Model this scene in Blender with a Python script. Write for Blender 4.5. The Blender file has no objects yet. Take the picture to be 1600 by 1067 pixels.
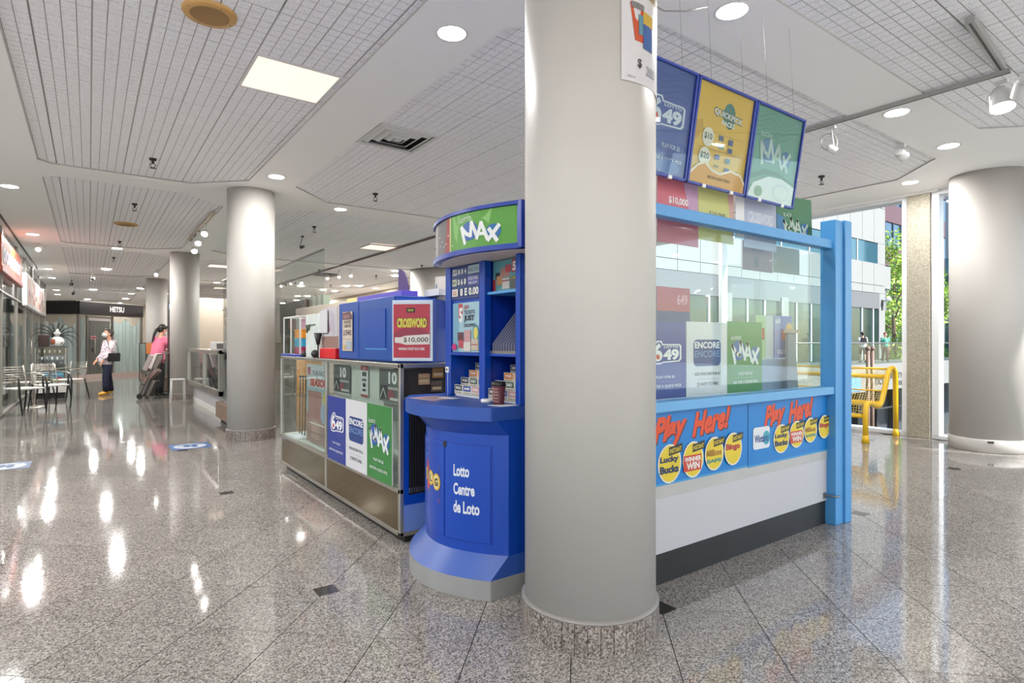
import bpy, bmesh, math, random
from mathutils import Vector, Matrix
from mathutils.geometry import tessellate_polygon
R = math.radians
random.seed(7)
SC = bpy.context.scene
COL = SC.collection

# ------------------------------------------------------------------ camera, sky, sun, exposure
cd = bpy.data.cameras.new('camera')
cd.sensor_fit = 'HORIZONTAL'; cd.sensor_width = 36.0
cd.lens = 910 / 1600 * 36.0
cd.shift_y = 1.5 / 1600
cd.clip_start = 0.05; cd.clip_end = 400
cam = bpy.data.objects.new('camera', cd); COL.objects.link(cam)
cam.location = (0, 0, 1.25)
cam.rotation_euler = (R(90), 0, R(-36))
SC.camera = cam

w = bpy.data.worlds.new('world'); SC.world = w; w.use_nodes = True
nt = w.node_tree; nt.nodes.clear()
out = nt.nodes.new('ShaderNodeOutputWorld'); bg = nt.nodes.new('ShaderNodeBackground')
sky = nt.nodes.new('ShaderNodeTexSky'); sky.sky_type = 'NISHITA'
sky.sun_disc = False; sky.sun_elevation = R(48); sky.sun_rotation = R(155)
bg.inputs['Strength'].default_value = 0.19
nt.links.new(sky.outputs[0], bg.inputs[0]); nt.links.new(bg.outputs[0], out.inputs[0])

sd = bpy.data.lights.new('sun', 'SUN'); sd.energy = 6.5; sd.angle = R(2); sd.color = (1, .96, .9)
so = bpy.data.objects.new('sun', sd); COL.objects.link(so)
so.rotation_euler = (R(50), 0, R(20)); so.location = (30, -20, 30)

SC.view_settings.view_transform = 'Standard'
SC.view_settings.look = 'None'
SC.view_settings.exposure = 1.08
SC.view_settings.gamma = 1.0
SC.view_settings.use_curve_mapping = False
SC.cycles.use_denoising = True
SC.cycles.max_bounces = 10
SC.cycles.diffuse_bounces = 5
SC.cycles.glossy_bounces = 4
SC.cycles.transparent_max_bounces = 16
SC.cycles.sample_clamp_indirect = 12
SC.cycles.use_light_tree = True

CZ = 3.22          # ceiling height
LAMP = 15.0        # power of one downlight
F_ = 910.0
SA, CA = math.sin(R(54)), math.cos(R(54))

def W(xr, yd, z=0.0):          # metres right of / ahead of the viewpoint -> building axes
    return Vector((xr * SA + yd * CA, -xr * CA + yd * SA, z))

# ------------------------------------------------------------------ materials
MATS = {}
def mat(name, color=(.8, .8, .8), rough=.5, metal=0.0, emit=0.0, spec=.5, coat=0.0, trans=0.0, ior=1.45, var=0.0):
    if name in MATS: return MATS[name]
    m = bpy.data.materials.new(name); m.use_nodes = True
    n = m.node_tree; b = n.nodes['Principled BSDF']
    c = tuple(color[:3]) + (1,)
    b.inputs['Base Color'].default_value = c
    b.inputs['Roughness'].default_value = rough
    b.inputs['Metallic'].default_value = metal
    b.inputs['Specular IOR Level'].default_value = spec
    b.inputs['Coat Weight'].default_value = coat
    if trans: b.inputs['Transmission Weight'].default_value = trans; b.inputs['IOR'].default_value = ior
    if emit:
        b.inputs['Emission Color'].default_value = c
        b.inputs['Emission Strength'].default_value = emit
    # a little procedural unevenness in colour and gloss on every surface
    tc = n.nodes.new('ShaderNodeTexCoord'); no = n.nodes.new('ShaderNodeTexNoise')
    no.inputs['Scale'].default_value = 6.0; no.inputs['Detail'].default_value = 5
    n.links.new(tc.outputs['Object'], no.inputs['Vector'])
    if var > 0:
        mx = n.nodes.new('ShaderNodeMix'); mx.data_type = 'RGBA'
        mx.inputs[6].default_value = tuple(v * (1 - var) for v in color[:3]) + (1,)
        mx.inputs[7].default_value = tuple(min(1, v * (1 + var)) for v in color[:3]) + (1,)
        n.links.new(no.outputs[0], mx.inputs[0]); n.links.new(mx.outputs[2], b.inputs['Base Color'])
    mr = n.nodes.new('ShaderNodeMapRange')
    mr.inputs[3].default_value = max(0, rough - .06); mr.inputs[4].default_value = min(1, rough + .06)
    n.links.new(no.outputs[0], mr.inputs[0]); n.links.new(mr.outputs[0], b.inputs['Roughness'])
    MATS[name] = m
    return m

def srgb(h):
    h = h.lstrip('#'); r = [int(h[i:i + 2], 16) / 255 for i in (0, 2, 4)]
    return tuple((c / 12.92 if c <= .04045 else ((c + .055) / 1.055) ** 2.4) for c in r)
def pm(h, rough=.45):          # flat print colour
    return mat('print_' + h.lstrip('#'), tuple(v * .66 for v in srgb(h)), rough)

def glass(name, tint=(.93, .97, .96), gl=1.0):
    if name in MATS: return MATS[name]
    m = bpy.data.materials.new(name); m.use_nodes = True; n = m.node_tree; n.nodes.clear()
    o = n.nodes.new('ShaderNodeOutputMaterial'); mx = n.nodes.new('ShaderNodeMixShader')
    t = n.nodes.new('ShaderNodeBsdfTransparent'); g = n.nodes.new('ShaderNodeBsdfGlossy')
    f = n.nodes.new('ShaderNodeLayerWeight'); f.inputs[0].default_value = .5
    pw = n.nodes.new('ShaderNodeMath'); pw.operation = 'POWER'; pw.inputs[1].default_value = 5
    n.links.new(f.outputs['Facing'], pw.inputs[0])
    mu = n.nodes.new('ShaderNodeMath'); mu.operation = 'MULTIPLY_ADD'; mu.inputs[1].default_value = .8 * gl; mu.inputs[2].default_value = .035 * gl; mu.use_clamp = True
    t.inputs[0].default_value = tint + (1,); g.inputs['Roughness'].default_value = .02
    n.links.new(pw.outputs[0], mu.inputs[0]); n.links.new(mu.outputs[0], mx.inputs[0])
    n.links.new(t.outputs[0], mx.inputs[1]); n.links.new(g.outputs[0], mx.inputs[2]); n.links.new(mx.outputs[0], o.inputs[0])
    MATS[name] = m
    return m

def granite(name, cols, rough=.1, scale=90.0, tilevar=.06, coat=0.0):
    m = bpy.data.materials.new(name); m.use_nodes = True; n = m.node_tree; b = n.nodes['Principled BSDF']
    ge = n.nodes.new('ShaderNodeNewGeometry')
    a = n.nodes.new('ShaderNodeTexVoronoi'); a.inputs['Scale'].default_value = scale
    a2 = n.nodes.new('ShaderNodeTexNoise'); a2.inputs['Scale'].default_value = scale * .9; a2.inputs['Detail'].default_value = 3
    n.links.new(ge.outputs['Position'], a.inputs['Vector']); n.links.new(ge.outputs['Position'], a2.inputs['Vector'])
    sp = n.nodes.new('ShaderNodeSeparateColor'); n.links.new(a.outputs['Color'], sp.inputs[0])
    ad = n.nodes.new('ShaderNodeMath'); ad.operation = 'MULTIPLY_ADD'
    n.links.new(sp.outputs[0], ad.inputs[0]); ad.inputs[1].default_value = .55
    sb = n.nodes.new('ShaderNodeMath'); sb.operation = 'MULTIPLY'; sb.inputs[1].default_value = .5
    n.links.new(a2.outputs[0], sb.inputs[0]); n.links.new(sb.outputs[0], ad.inputs[2])
    cr = n.nodes.new('ShaderNodeValToRGB'); n.links.new(ad.outputs[0], cr.inputs[0])
    el = cr.color_ramp.elements
    el[0].position = .22; el[0].color = cols[0] + (1,)
    el[1].position = .40; el[1].color = cols[1] + (1,)
    e = el.new(.58); e.color = cols[2] + (1,)
    e = el.new(.74); e.color = cols[3] + (1,)
    ri = n.nodes.new('ShaderNodeObjectInfo')
    s2 = n.nodes.new('ShaderNodeMath'); s2.operation = 'ADD'
    n.links.new(ge.outputs['Random Per Island'], s2.inputs[0]); n.links.new(ri.outputs['Random'], s2.inputs[1])
    fr = n.nodes.new('ShaderNodeMath'); fr.operation = 'FRACT'; n.links.new(s2.outputs[0], fr.inputs[0])
    mr = n.nodes.new('ShaderNodeMapRange'); mr.inputs[3].default_value = 1 - tilevar; mr.inputs[4].default_value = 1 + tilevar
    n.links.new(fr.outputs[0], mr.inputs[0])
    mm = n.nodes.new('ShaderNodeVectorMath'); mm.operation = 'SCALE'
    n.links.new(cr.outputs[0], mm.inputs[0]); n.links.new(mr.outputs[0], mm.inputs['Scale'])
    n.links.new(mm.outputs[0], b.inputs['Base Color'])
    big = n.nodes.new('ShaderNodeTexNoise'); big.inputs['Scale'].default_value = 1.7
    n.links.new(ge.outputs['Position'], big.inputs['Vector'])
    m2 = n.nodes.new('ShaderNodeMapRange'); m2.inputs[3].default_value = max(.02, rough - .03); m2.inputs[4].default_value = rough + .05
    n.links.new(big.outputs[0], m2.inputs[0]); n.links.new(m2.outputs[0], b.inputs['Roughness'])
    b.inputs['Specular IOR Level'].default_value = .5
    MATS[name] = m
    return m

M_gyp = mat('painted_gypsum', srgb('f1f1ef'), .85, var=.015)
M_tile = mat('acoustic_tile', srgb('dedee0'), .95)
def speckle(m, base, dark, sc=260):
    n = m.node_tree; b = n.nodes['Principled BSDF']
    ge = n.nodes.new('ShaderNodeNewGeometry'); no = n.nodes.new('ShaderNodeTexNoise')
    no.inputs['Scale'].default_value = sc; no.inputs['Detail'].default_value = 2
    cr = n.nodes.new('ShaderNodeValToRGB'); cr.color_ramp.elements[0].position = .36; cr.color_ramp.elements[1].position = .5
    cr.color_ramp.elements[0].color = dark + (1,); cr.color_ramp.elements[1].color = base + (1,)
    n.links.new(ge.outputs['Position'], no.inputs['Vector']); n.links.new(no.outputs[0], cr.inputs[0])
    n.links.new(cr.outputs[0], b.inputs['Base Color'])
speckle(M_tile, srgb('f8f8fa'), srgb('cfcfd1'))
M_groove_shade = mat('groove_shade', srgb('b0aeab'), .9)  # grey stands in for the shade inside the grooves
M_joint = mat('tile_joint_dark', srgb('55524e'), .9)
M_tbar = mat('ceiling_grid_bar', srgb('a9a7a2'), .6)
M_col = mat('column_paint', srgb('aeaaa5'), .55, var=.03, spec=.3)
M_cap = mat('pale_grey_stone', srgb('7d7874'), .4, var=.15)
M_floor = granite('polished_granite', (srgb('3f3a37'), srgb('6e6863'), srgb('87817b'), srgb('a29d97')), .055, 170, .07)
M_granite2 = granite('column_granite', (srgb('362f2c'), srgb('645b56'), srgb('80766f'), srgb('9a9089')), .3, 150, .10)
M_inset = mat('black_granite', srgb('26221f'), .1, spec=.6)
M_grout = mat('floor_joint', srgb('383430'), .8)
M_chrome = mat('brushed_aluminium', srgb('b9b4ac'), .3, .85)
M_steel = mat('dull_steel', srgb('8f8b85'), .35, .8)
M_bronze = mat('bronze_mirror', srgb('7a6a52'), .12, .75)
M_black = mat('matt_black', srgb('1b1a1b'), .5)
M_dark = mat('dark_grey', srgb('3a3838'), .5)
M_white = mat('white_plastic', srgb('d6d5d3'), .4)
M_whitelam = mat('white_laminate', srgb('b0afb3'), .4)
M_blue = mat('glossy_blue', srgb('063c9c'), .3, spec=.5, var=.04)
M_bluedk = mat('deep_blue', srgb('0a2f8f'), .35)
M_blue2 = mat('worn_blue', srgb('1f4694'), .45, var=.12)
M_frame = mat('light_blue_frame', srgb('4589c0'), .4, var=.06)
M_concrete = granite('exposed_concrete', (srgb('857f70'), srgb('948d7f'), srgb('a09889'), srgb('ada698')), .8, 110, .0)
M_yellow = mat('yellow_paint', srgb('cfa512'), .35)
M_alu = mat('white_window_frame', srgb('dfe1e3'), .4)
M_glass = glass('clear_glass')
M_glassd = glass('dim_glass', (.88, .90, .895))
M_glassw = glass('window_glass', (.97, .99, .99), .6)
M_lamp = mat('lamp_glow', (1, .97, .92), .5, emit=14)
M_panel = mat('panel_glow', (.50, .415, .345), .5, emit=1.0)
M_beige = mat('beige_wall', srgb('a5998a'), .7, var=.03)
M_skin = mat('skin', srgb('d8a184'), .6)

# ------------------------------------------------------------------ mesh builder
class MB:
    def __init__(s, T=None):
        s.v = []; s.f = []; s.mi = []; s.sm = []; s.mats = []; s.T = T
    def m(s, mt):
        if mt not in s.mats: s.mats.append(mt)
        return s.mats.index(mt)
    def add(s, vs, fs, mt, smooth=False):
        b = len(s.v); k = s.m(mt)
        for p in vs:
            p = Vector(p); s.v.append(s.T @ p if s.T is not None else p)
        for f in fs:
            s.f.append([b + i for i in f]); s.mi.append(k); s.sm.append(smooth)
        return s
    def box(s, x0, y0, z0, x1, y1, z1, mt, T=None):
        vs = [(x, y, z) for z in (min(z0, z1), max(z0, z1)) for y in (min(y0, y1), max(y0, y1)) for x in (min(x0, x1), max(x0, x1))]
        if T is not None: vs = [T @ Vector(v) for v in vs]
        return s.add(vs, [(0, 2, 3, 1), (4, 5, 7, 6), (0, 1, 5, 4), (2, 6, 7, 3), (0, 4, 6, 2), (1, 3, 7, 5)], mt)
    def cb(s, c, d, mt, T=None):
        return s.box(c[0] - d[0] / 2, c[1] - d[1] / 2, c[2] - d[2] / 2, c[0] + d[0] / 2, c[1] + d[1] / 2, c[2] + d[2] / 2, mt, T)
    def frustum(s, p0, p1, r0, r1, mt, n=16, caps=True, smooth=True):
        p0 = Vector(p0); p1 = Vector(p1); ax = (p1 - p0)
        if ax.length < 1e-9: return s
        ax.normalize(); q = ax.orthogonal().normalized(); r = ax.cross(q)
        vs = []
        for p, rr in ((p0, r0), (p1, r1)):
            for i in range(n):
                a = 2 * math.pi * i / n; vs.append(p + (q * math.cos(a) + r * math.sin(a)) * rr)
        s.add(vs, [(i, (i + 1) % n, n + (i + 1) % n, n + i) for i in range(n)], mt, smooth)
        if caps:
            b = len(s.v) - 2 * n; k = s.m(mt)
            s.f.append([b + i for i in reversed(range(n))]); s.mi.append(k); s.sm.append(False)
            s.f.append([b + n + i for i in range(n)]); s.mi.append(k); s.sm.append(False)
        return s
    def tube(s, pts, r, mt, n=8, closed=False):
        pts = [Vector(p) for p in pts]; N = len(pts); rs = r if isinstance(r, (list, tuple)) else [r] * N
        vs = []; q = None
        for i, p in enumerate(pts):
            a = pts[i - 1] if (i > 0 or closed) else p
            c = pts[(i + 1) % N] if (i < N - 1 or closed) else p
            t = (c - a).normalized()
            if q is None: q = t.orthogonal().normalized()
            else:
                q = q - t * q.dot(t)
                q = q.normalized() if q.length > 1e-6 else t.orthogonal().normalized()
            u = t.cross(q)
            for k in range(n):
                an = 2 * math.pi * k / n; vs.append(p + (q * math.cos(an) + u * math.sin(an)) * rs[i])
        fs = []
        for i in range(N if closed else N - 1):
            j = (i + 1) % N
            for k in range(n): fs.append((i * n + k, i * n + (k + 1) % n, j * n + (k + 1) % n, j * n + k))
        s.add(vs, fs, mt, True)
        if not closed:
            b = len(s.v) - N * n; kk = s.m(mt)
            s.f.append([b + i for i in reversed(range(n))]); s.mi.append(kk); s.sm.append(False)
            s.f.append([b + (N - 1) * n + i for i in range(n)]); s.mi.append(kk); s.sm.append(False)
        return s
    def lathe(s, c, prof, mt, n=32, smooth=True, caps=True):
        vs = []
        for r, z in prof:
            for i in range(n):
                a = 2 * math.pi * i / n; vs.append((c[0] + r * math.cos(a), c[1] + r * math.sin(a), c[2] + z))
        fs = [(j * n + i, j * n + (i + 1) % n, (j + 1) * n + (i + 1) % n, (j + 1) * n + i) for j in range(len(prof) - 1) for i in range(n)]
        s.add(vs, fs, mt, smooth)
        if caps:
            b = len(s.v) - len(prof) * n; k = s.m(mt)
            s.f.append([b + i for i in reversed(range(n))]); s.mi.append(k); s.sm.append(False)
            s.f.append([b + (len(prof) - 1) * n + i for i in range(n)]); s.mi.append(k); s.sm.append(False)
        return s
    def ball(s, c, r, mt, n=16, m=10, T=None):
        r = (r, r, r) if not isinstance(r, (tuple, list)) else r
        vs = []; fs = []
        for j in range(m + 1):
            ph = math.pi * j / m
            for i in range(n):
                a = 2 * math.pi * i / n
                p = Vector((r[0] * math.sin(ph) * math.cos(a), r[1] * math.sin(ph) * math.sin(a), r[2] * math.cos(ph)))
                if T is not None: p = T @ p
                vs.append(p + Vector(c))
        for j in range(m):
            for i in range(n): fs.append((j * n + i, (j + 1) * n + i, (j + 1) * n + (i + 1) % n, j * n + (i + 1) % n))
        return s.add(vs, fs, mt, True)
    def prism(s, poly, z0, z1, mt, smooth=False):
        n = len(poly); vs = [(p[0], p[1], z0) for p in poly] + [(p[0], p[1], z1) for p in poly]
        area = sum(poly[i][0] * poly[(i + 1) % n][1] - poly[(i + 1) % n][0] * poly[i][1] for i in range(n))
        idx = list(range(n)) if area > 0 else list(reversed(range(n)))
        fs = [[idx[n - 1 - i] for i in range(n)], [n + i for i in idx]]
        for i in range(n):
            a, b = idx[i], idx[(i + 1) % n]; fs.append((a, b, n + b, n + a))
        s.add(vs, fs[:2], mt); b0 = len(s.v) - 2 * n; k = s.m(mt)
        for f in fs[2:]:
            s.f.append([b0 + i for i in f]); s.mi.append(k); s.sm.append(smooth)
        return s
    def loft(s, rings, mt, n=20, caps=True, smooth=True):   # rings: (cx,cy,cz,rx,ry[,pitch])
        vs = []
        for rg in rings:
            cx, cy, cz, rx, ry = rg[:5]; pt = rg[5] if len(rg) > 5 else 0
            for i in range(n):
                a = 2 * math.pi * i / n; yy = ry * math.sin(a)
                vs.append((cx + rx * math.cos(a), cy + yy * math.cos(pt), cz + yy * math.sin(pt)))
        fs = [(j * n + i, j * n + (i + 1) % n, (j + 1) * n + (i + 1) % n, (j + 1) * n + i) for j in range(len(rings) - 1) for i in range(n)]
        s.add(vs, fs, mt, smooth)
        if caps:
            b = len(s.v) - len(rings) * n; k = s.m(mt)
            s.f.append([b + i for i in reversed(range(n))]); s.mi.append(k); s.sm.append(True)
            s.f.append([b + (len(rings) - 1) * n + i for i in range(n)]); s.mi.append(k); s.sm.append(True)
        return s
    def mesh(s, name, inv=None):
        me = bpy.data.meshes.new(name)
        vs = [tuple(inv @ v) if inv is not None else tuple(v) for v in s.v]
        me.from_pydata(vs, [], s.f)
        for m_ in s.mats: me.materials.append(m_)
        me.polygons.foreach_set('material_index', s.mi)
        me.polygons.foreach_set('use_smooth', s.sm)
        me.update()
        return me
    def build(s, name, parent=None, bevel=0.0, seg=2):
        """world-space mesh -> one object; a child is stored relative to its parent, a top-level one to its base centre"""
        if parent is not None:
            inv = WM[parent.name].inverted(); o = bpy.data.objects.new(name, s.mesh(name, inv)); COL.objects.link(o)
            o.parent = parent; WM[o.name] = WM[parent.name].copy()
        else:
            xs = [v.x for v in s.v]; ys = [v.y for v in s.v]; zs = [v.z for v in s.v]
            c = Vector(((min(xs) + max(xs)) / 2, (min(ys) + max(ys)) / 2, min(zs)))
            T = Matrix.Translation(c); o = bpy.data.objects.new(name, s.mesh(name, T.inverted())); COL.objects.link(o)
            o.location = c; WM[o.name] = T
        if bevel:
            b = o.modifiers.new('bevel', 'BEVEL'); b.width = bevel; b.segments = seg; b.limit_method = 'ANGLE'; b.angle_limit = R(40)
        return o
WM = {}

def thing(name, label, cat, loc=(0, 0, 0), rz=0.0, group=None):
    o = bpy.data.objects.new(name, None); COL.objects.link(o); o.empty_display_size = .1
    o.location = loc; o.rotation_euler = (0, 0, rz)
    WM[o.name] = Matrix.Translation(Vector(loc)) @ Matrix.Rotation(rz, 4, 'Z')
    return tag(o, label, cat, group)
def tag(o, label, cat, group=None):
    o['label'] = label; o['category'] = cat
    if group: o['group'] = group
    return o
def struct(o, kind='structure'):
    o['kind'] = kind; return o
def dup(root, loc, rz=None, label=None, group=None):
    r = root.copy(); COL.objects.link(r); r.location = loc
    if rz is not None: r.rotation_euler = (0, 0, rz)
    if label: r['label'] = label
    if group: r['group'] = group
    WM[r.name] = Matrix.Translation(Vector(loc)) @ Matrix.Rotation(r.rotation_euler.z, 4, 'Z')
    for ch in list(root.children):
        c = ch.copy(); COL.objects.link(c); c.parent = r
        for g in list(ch.children):
            d = g.copy(); COL.objects.link(d); d.parent = c
    return r

# ------------------------------------------------------------------ flat print: lettering and shapes laid on a surface
TXT = {}
def text_geo(t, bold=0.0, shear=0.0):
    k = (t, bold, shear)
    if k not in TXT:
        cu = bpy.data.curves.new('lettering', 'FONT'); cu.body = t; cu.size = 1; cu.offset = bold; cu.shear = shear
        cu.fill_mode = 'FRONT'; cu.resolution_u = 3
        ob = bpy.data.objects.new('lettering', cu); me = bpy.data.meshes.new_from_object(ob)
        vs = [(v.co.x, v.co.y) for v in me.vertices]; fs = [tuple(p.vertices) for p in me.polygons]
        bpy.data.objects.remove(ob); bpy.data.curves.remove(cu); bpy.data.meshes.remove(me)
        x0 = min(v[0] for v in vs); x1 = max(v[0] for v in vs); y0 = min(v[1] for v in vs); y1 = max(v[1] for v in vs)
        TXT[k] = ([((v[0] - x0) / max(1e-6, x1 - x0), (v[1] - y0) / max(1e-6, y1 - y0)) for v in vs], fs)
    return TXT[k]

def flatmap(o, U, V):
    o = Vector(o); U = Vector(U).normalized(); V = Vector(V).normalized(); N = U.cross(V)
    return lambda u, v, d: o + U * u + V * v + N * d

def sheet(mb, F, w, h, elems, back=None, nx=1, thick=.004, step=.0004, edge=None):
    """a printed sheet or board: F maps (metres along, metres up, metres out); elements use 0..100 on both axes"""
    back = back or 'ffffff'
    d0 = thick
    bm_ = pm(back); ed = edge or bm_
    for i in range(nx):
        a, b = w * i / nx, w * (i + 1) / nx
        mb.add([F(a, 0, d0), F(b, 0, d0), F(b, h, d0), F(a, h, d0)], [(0, 1, 2, 3)], bm_, nx > 1)
        mb.add([F(a, 0, 0), F(b, 0, 0), F(b, h, 0), F(a, h, 0)], [(3, 2, 1, 0)], ed, nx > 1)
        mb.add([F(a, 0, 0), F(b, 0, 0), F(b, 0, d0), F(a, 0, d0)], [(0, 1, 2, 3)], ed)
        mb.add([F(a, h, 0), F(b, h, 0), F(b, h, d0), F(a, h, d0)], [(3, 2, 1, 0)], ed)
    mb.add([F(0, 0, 0), F(0, h, 0), F(0, h, d0), F(0, 0, d0)], [(3, 2, 1, 0)], ed)
    mb.add([F(w, 0, 0), F(w, h, 0), F(w, h, d0), F(w, 0, d0)], [(0, 1, 2, 3)], ed)
    P = lambda x, y, d: F(x / 100 * w, y / 100 * h, d)
    lay = 0
    for e in elems:
        lay += 1; d = d0 + step * lay
        k = e[0]
        if k == 'r':
            x0, y0, x1, y1, c = e[1:6]
            n = max(1, int(nx * (x1 - x0) / 100 + .5))
            for i in range(n):
                a = x0 + (x1 - x0) * i / n; b = x0 + (x1 - x0) * (i + 1) / n
                mb.add([P(a, y0, d), P(b, y0, d), P(b, y1, d), P(a, y1, d)], [(0, 1, 2, 3)], pm(c))
        elif k == 'e':
            cx, cy, rx, ry, c = e[1:6]; n = 20
            vs = [P(cx, cy, d)] + [P(cx + rx * math.cos(2 * math.pi * i / n), cy + ry * math.sin(2 * math.pi * i / n), d) for i in range(n)]
            mb.add(vs, [(0, 1 + i, 1 + (i + 1) % n) for i in range(n)], pm(c))
        elif k == 'p':
            pts, c = e[1:3]; v3 = [Vector((p[0], p[1], 0)) for p in pts]
            tr = tessellate_polygon([v3]); fs = []
            for t in tr:
                a, b, cc = t; ar = (v3[b] - v3[a]).cross(v3[cc] - v3[a]).z
                fs.append(t if ar > 0 else (a, cc, b))
            mb.add([P(p[0], p[1], d) for p in pts], fs, pm(c))
        elif k == 'rr':
            x0, y0, x1, y1, rd, c = e[1:7]; asp = w / h; pts = []
            for cx, cy, a0 in ((x1 - rd, y1 - rd * asp, 0), (x0 + rd, y1 - rd * asp, 90), (x0 + rd, y0 + rd * asp, 180), (x1 - rd, y0 + rd * asp, 270)):
                for j in range(5):
                    a = R(a0 + 22.5 * j); pts.append((cx + rd * math.cos(a), cy + rd * asp * math.sin(a)))
            mb.add([P(p[0], p[1], d) for p in pts], [list(range(len(pts)))], pm(c))
        elif k == 'l':
            pts, wd, c = e[1:4]; asp = w / h
            for (ax, ay), (bx, by) in zip(pts[:-1], pts[1:]):
                dx, dy = (bx - ax), (by - ay) / asp; L = math.hypot(dx, dy) or 1
                nxx, nyy = -dy / L * wd / 2, dx / L * wd / 2 * asp
                ex, ey = dx / L * wd * .3, dy / L * wd * .3 * asp
                mb.add([P(ax - ex + nxx, ay - ey + nyy, d), P(ax - ex - nxx, ay - ey - nyy, d), P(bx + ex - nxx, by + ey - nyy, d), P(bx + ex + nxx, by + ey + nyy, d)], [(0, 1, 2, 3)], pm(c))
        elif k == 't':
            t, x0, y0, x1, y1, c = e[1:7]; op = e[7] if len(e) > 7 else {}
            vs, fs = text_geo(t, op.get('b', .02), op.get('s', 0.0)); rot = op.get('tilt', 0.0)
            mb.add([P(x0 + (x1 - x0) * v[0], y0 + (y1 - y0) * v[1] + rot * v[0], d) for v in vs], fs, pm(c))
    return mb

def g649(x0, y0, x1, y1, bg_='2b3f9e', fg='ffffff'):
    X = lambda a: x0 + (x1 - x0) * a / 100; Y = lambda a: y0 + (y1 - y0) * a / 100
    outl = [(6, 10), (4, 45), (12, 78), (24, 97), (38, 97), (42, 84), (92, 84), (98, 78), (98, 22), (92, 12), (42, 8), (34, 3), (14, 3)]
    inn = [(10, 13), (8, 45), (16, 76), (26, 92), (35, 92), (39, 79), (89, 79), (93, 74), (93, 26), (89, 17), (42, 13), (34, 8), (16, 8)]
    return [('p', [(X(a), Y(b)) for a, b in outl], fg), ('p', [(X(a), Y(b)) for a, b in inn], bg_),
            ('t', '6', X(12), Y(14), X(40), Y(88), fg, {'b': .04}), ('e', X(27), Y(32), (x1 - x0) * .055, (y1 - y0) * .1, 'e8402a'),
            ('t', '49', X(42), Y(18), X(90), Y(64), fg, {'b': .05}), ('t', 'LOTTO', X(44), Y(68), X(88), Y(77), fg, {'b': .03})]
def gmax(x0, y0, x1, y1, word='lotto', lw=None, blue='1f5fb0', fg='f4f8f6'):
    X = lambda a: x0 + (x1 - x0) * a / 100; Y = lambda a: y0 + (y1 - y0) * a / 100
    lw = lw or (x1 - x0) * .075
    r = [('e', X(28), Y(48), (x1 - x0) * .22, (y1 - y0) * .36, blue), ('e', X(84), Y(34), (x1 - x0) * .16, (y1 - y0) * .28, '1d6fae'),
         ('l', [(X(16), Y(4)), (X(6), Y(66)), (X(20), Y(40)), (X(32), Y(30)), (X(34), Y(80)), (X(48), Y(24))], lw, fg),
         ('l', [(X(48), Y(16)), (X(58), Y(72)), (X(72), Y(10))], lw, fg), ('l', [(X(51), Y(32)), (X(68), Y(30))], lw * .8, fg),
         ('l', [(X(76), Y(44)), (X(92), Y(0))], lw, fg), ('l', [(X(96), Y(54)), (X(74), Y(4))], lw, fg)]
    if word: r.append(('t', word, X(2), Y(84), X(34), Y(100), fg, {'b': .0, 'tilt': (y1 - y0) * .04}))
    return r
def p649():
    return [('r', 0, 0, 100, 100, '2b3f9e')] + g649(14, 44, 90, 76) + [('t', 'PLAY FOR $3', 30, 26, 72, 30, 'e8ecff'), ('r', 20, 22, 80, 22.4, '7f8fd0'), ('t', 'ASK FOR A QUICK PICK', 12, 14, 88, 18.5, 'e8ecff')]
def pencore():
    return [('r', 0, 0, 100, 100, 'e9e8ec'), ('rr', 16, 40, 84, 76, 8, '24458f'), ('t', 'ENCORE', 19, 64, 81, 73, 'ffffff', {'b': .03}),
            ('t', 'ENCORE', 19, 52, 81, 61, '7fa3dc', {'b': .01}), ('t', 'ADD ENCORE FOR $1', 18, 27, 82, 31.5, '5a5a66'), ('r', 24, 22, 76, 22.5, 'b9b9c0'), ('t', '22 WAYS TO WIN', 24, 13, 76, 18, '5a5a66')]
def pmax():
    return [('r', 0, 0, 100, 100, '3f8f45')] + gmax(8, 40, 92, 80) + [('t', 'PLAY FOR $5', 30, 24, 70, 28.5, 'eef6ee'), ('r', 22, 20.5, 78, 21, '7fbf83'), ('t', 'ASK FOR A QUICK PICK', 14, 12, 86, 16.5, 'eef6ee')]

def card(name, label, cat, F, w, h, elems, back='ffffff', nx=1, thick=.004, group=None, parent=None, edge=None, step=.0004):
    mb = MB(); sheet(mb, F, w, h, elems, back, nx, thick, step, edge)
    o = mb.build(name, parent)
    if parent is None: tag(o, label, cat, group)
    elif label: o['label'] = label
    return o

# ================================================================== THE ROOM
FX0, FX1, FY0, FY1 = -9.0, 8.9, -6.0, 36.0       # main hall; window wall on X = 8.9
# ---- floor: granite tiles on a grid turned to the building, little black insets at every fourth corner
fa = R(54) - R(90) ; TU, TV = .4125, .4296
e1 = W(.9931, -.1175).xy; e2 = W(.1175, .9931).xy
org = W(-.937, 2.939).xy
mb = MB(); mb.box(-9.2, -6.2, -.05, 9.1, 36.2, -.0035, M_grout); floor = struct(mb.build('floor'))
def tile_mesh(mbx, i, j, g=.0021):
    a = org + e1 * (TU * i) + e2 * (TV * j)
    q = [a + e1 * g + e2 * g, a + e1 * (TU - g) + e2 * g, a + e1 * (TU - g) + e2 * (TV - g), a + e1 * g + e2 * (TV - g)]
    vs = [(p.x, p.y, -.0035) for p in q] + [(p.x, p.y, 0) for p in q]
    mbx.add(vs, [(4, 5, 6, 7), (0, 1, 5, 4), (1, 2, 6, 5), (2, 3, 7, 6), (3, 0, 4, 7)], M_floor)
cells = []
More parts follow.
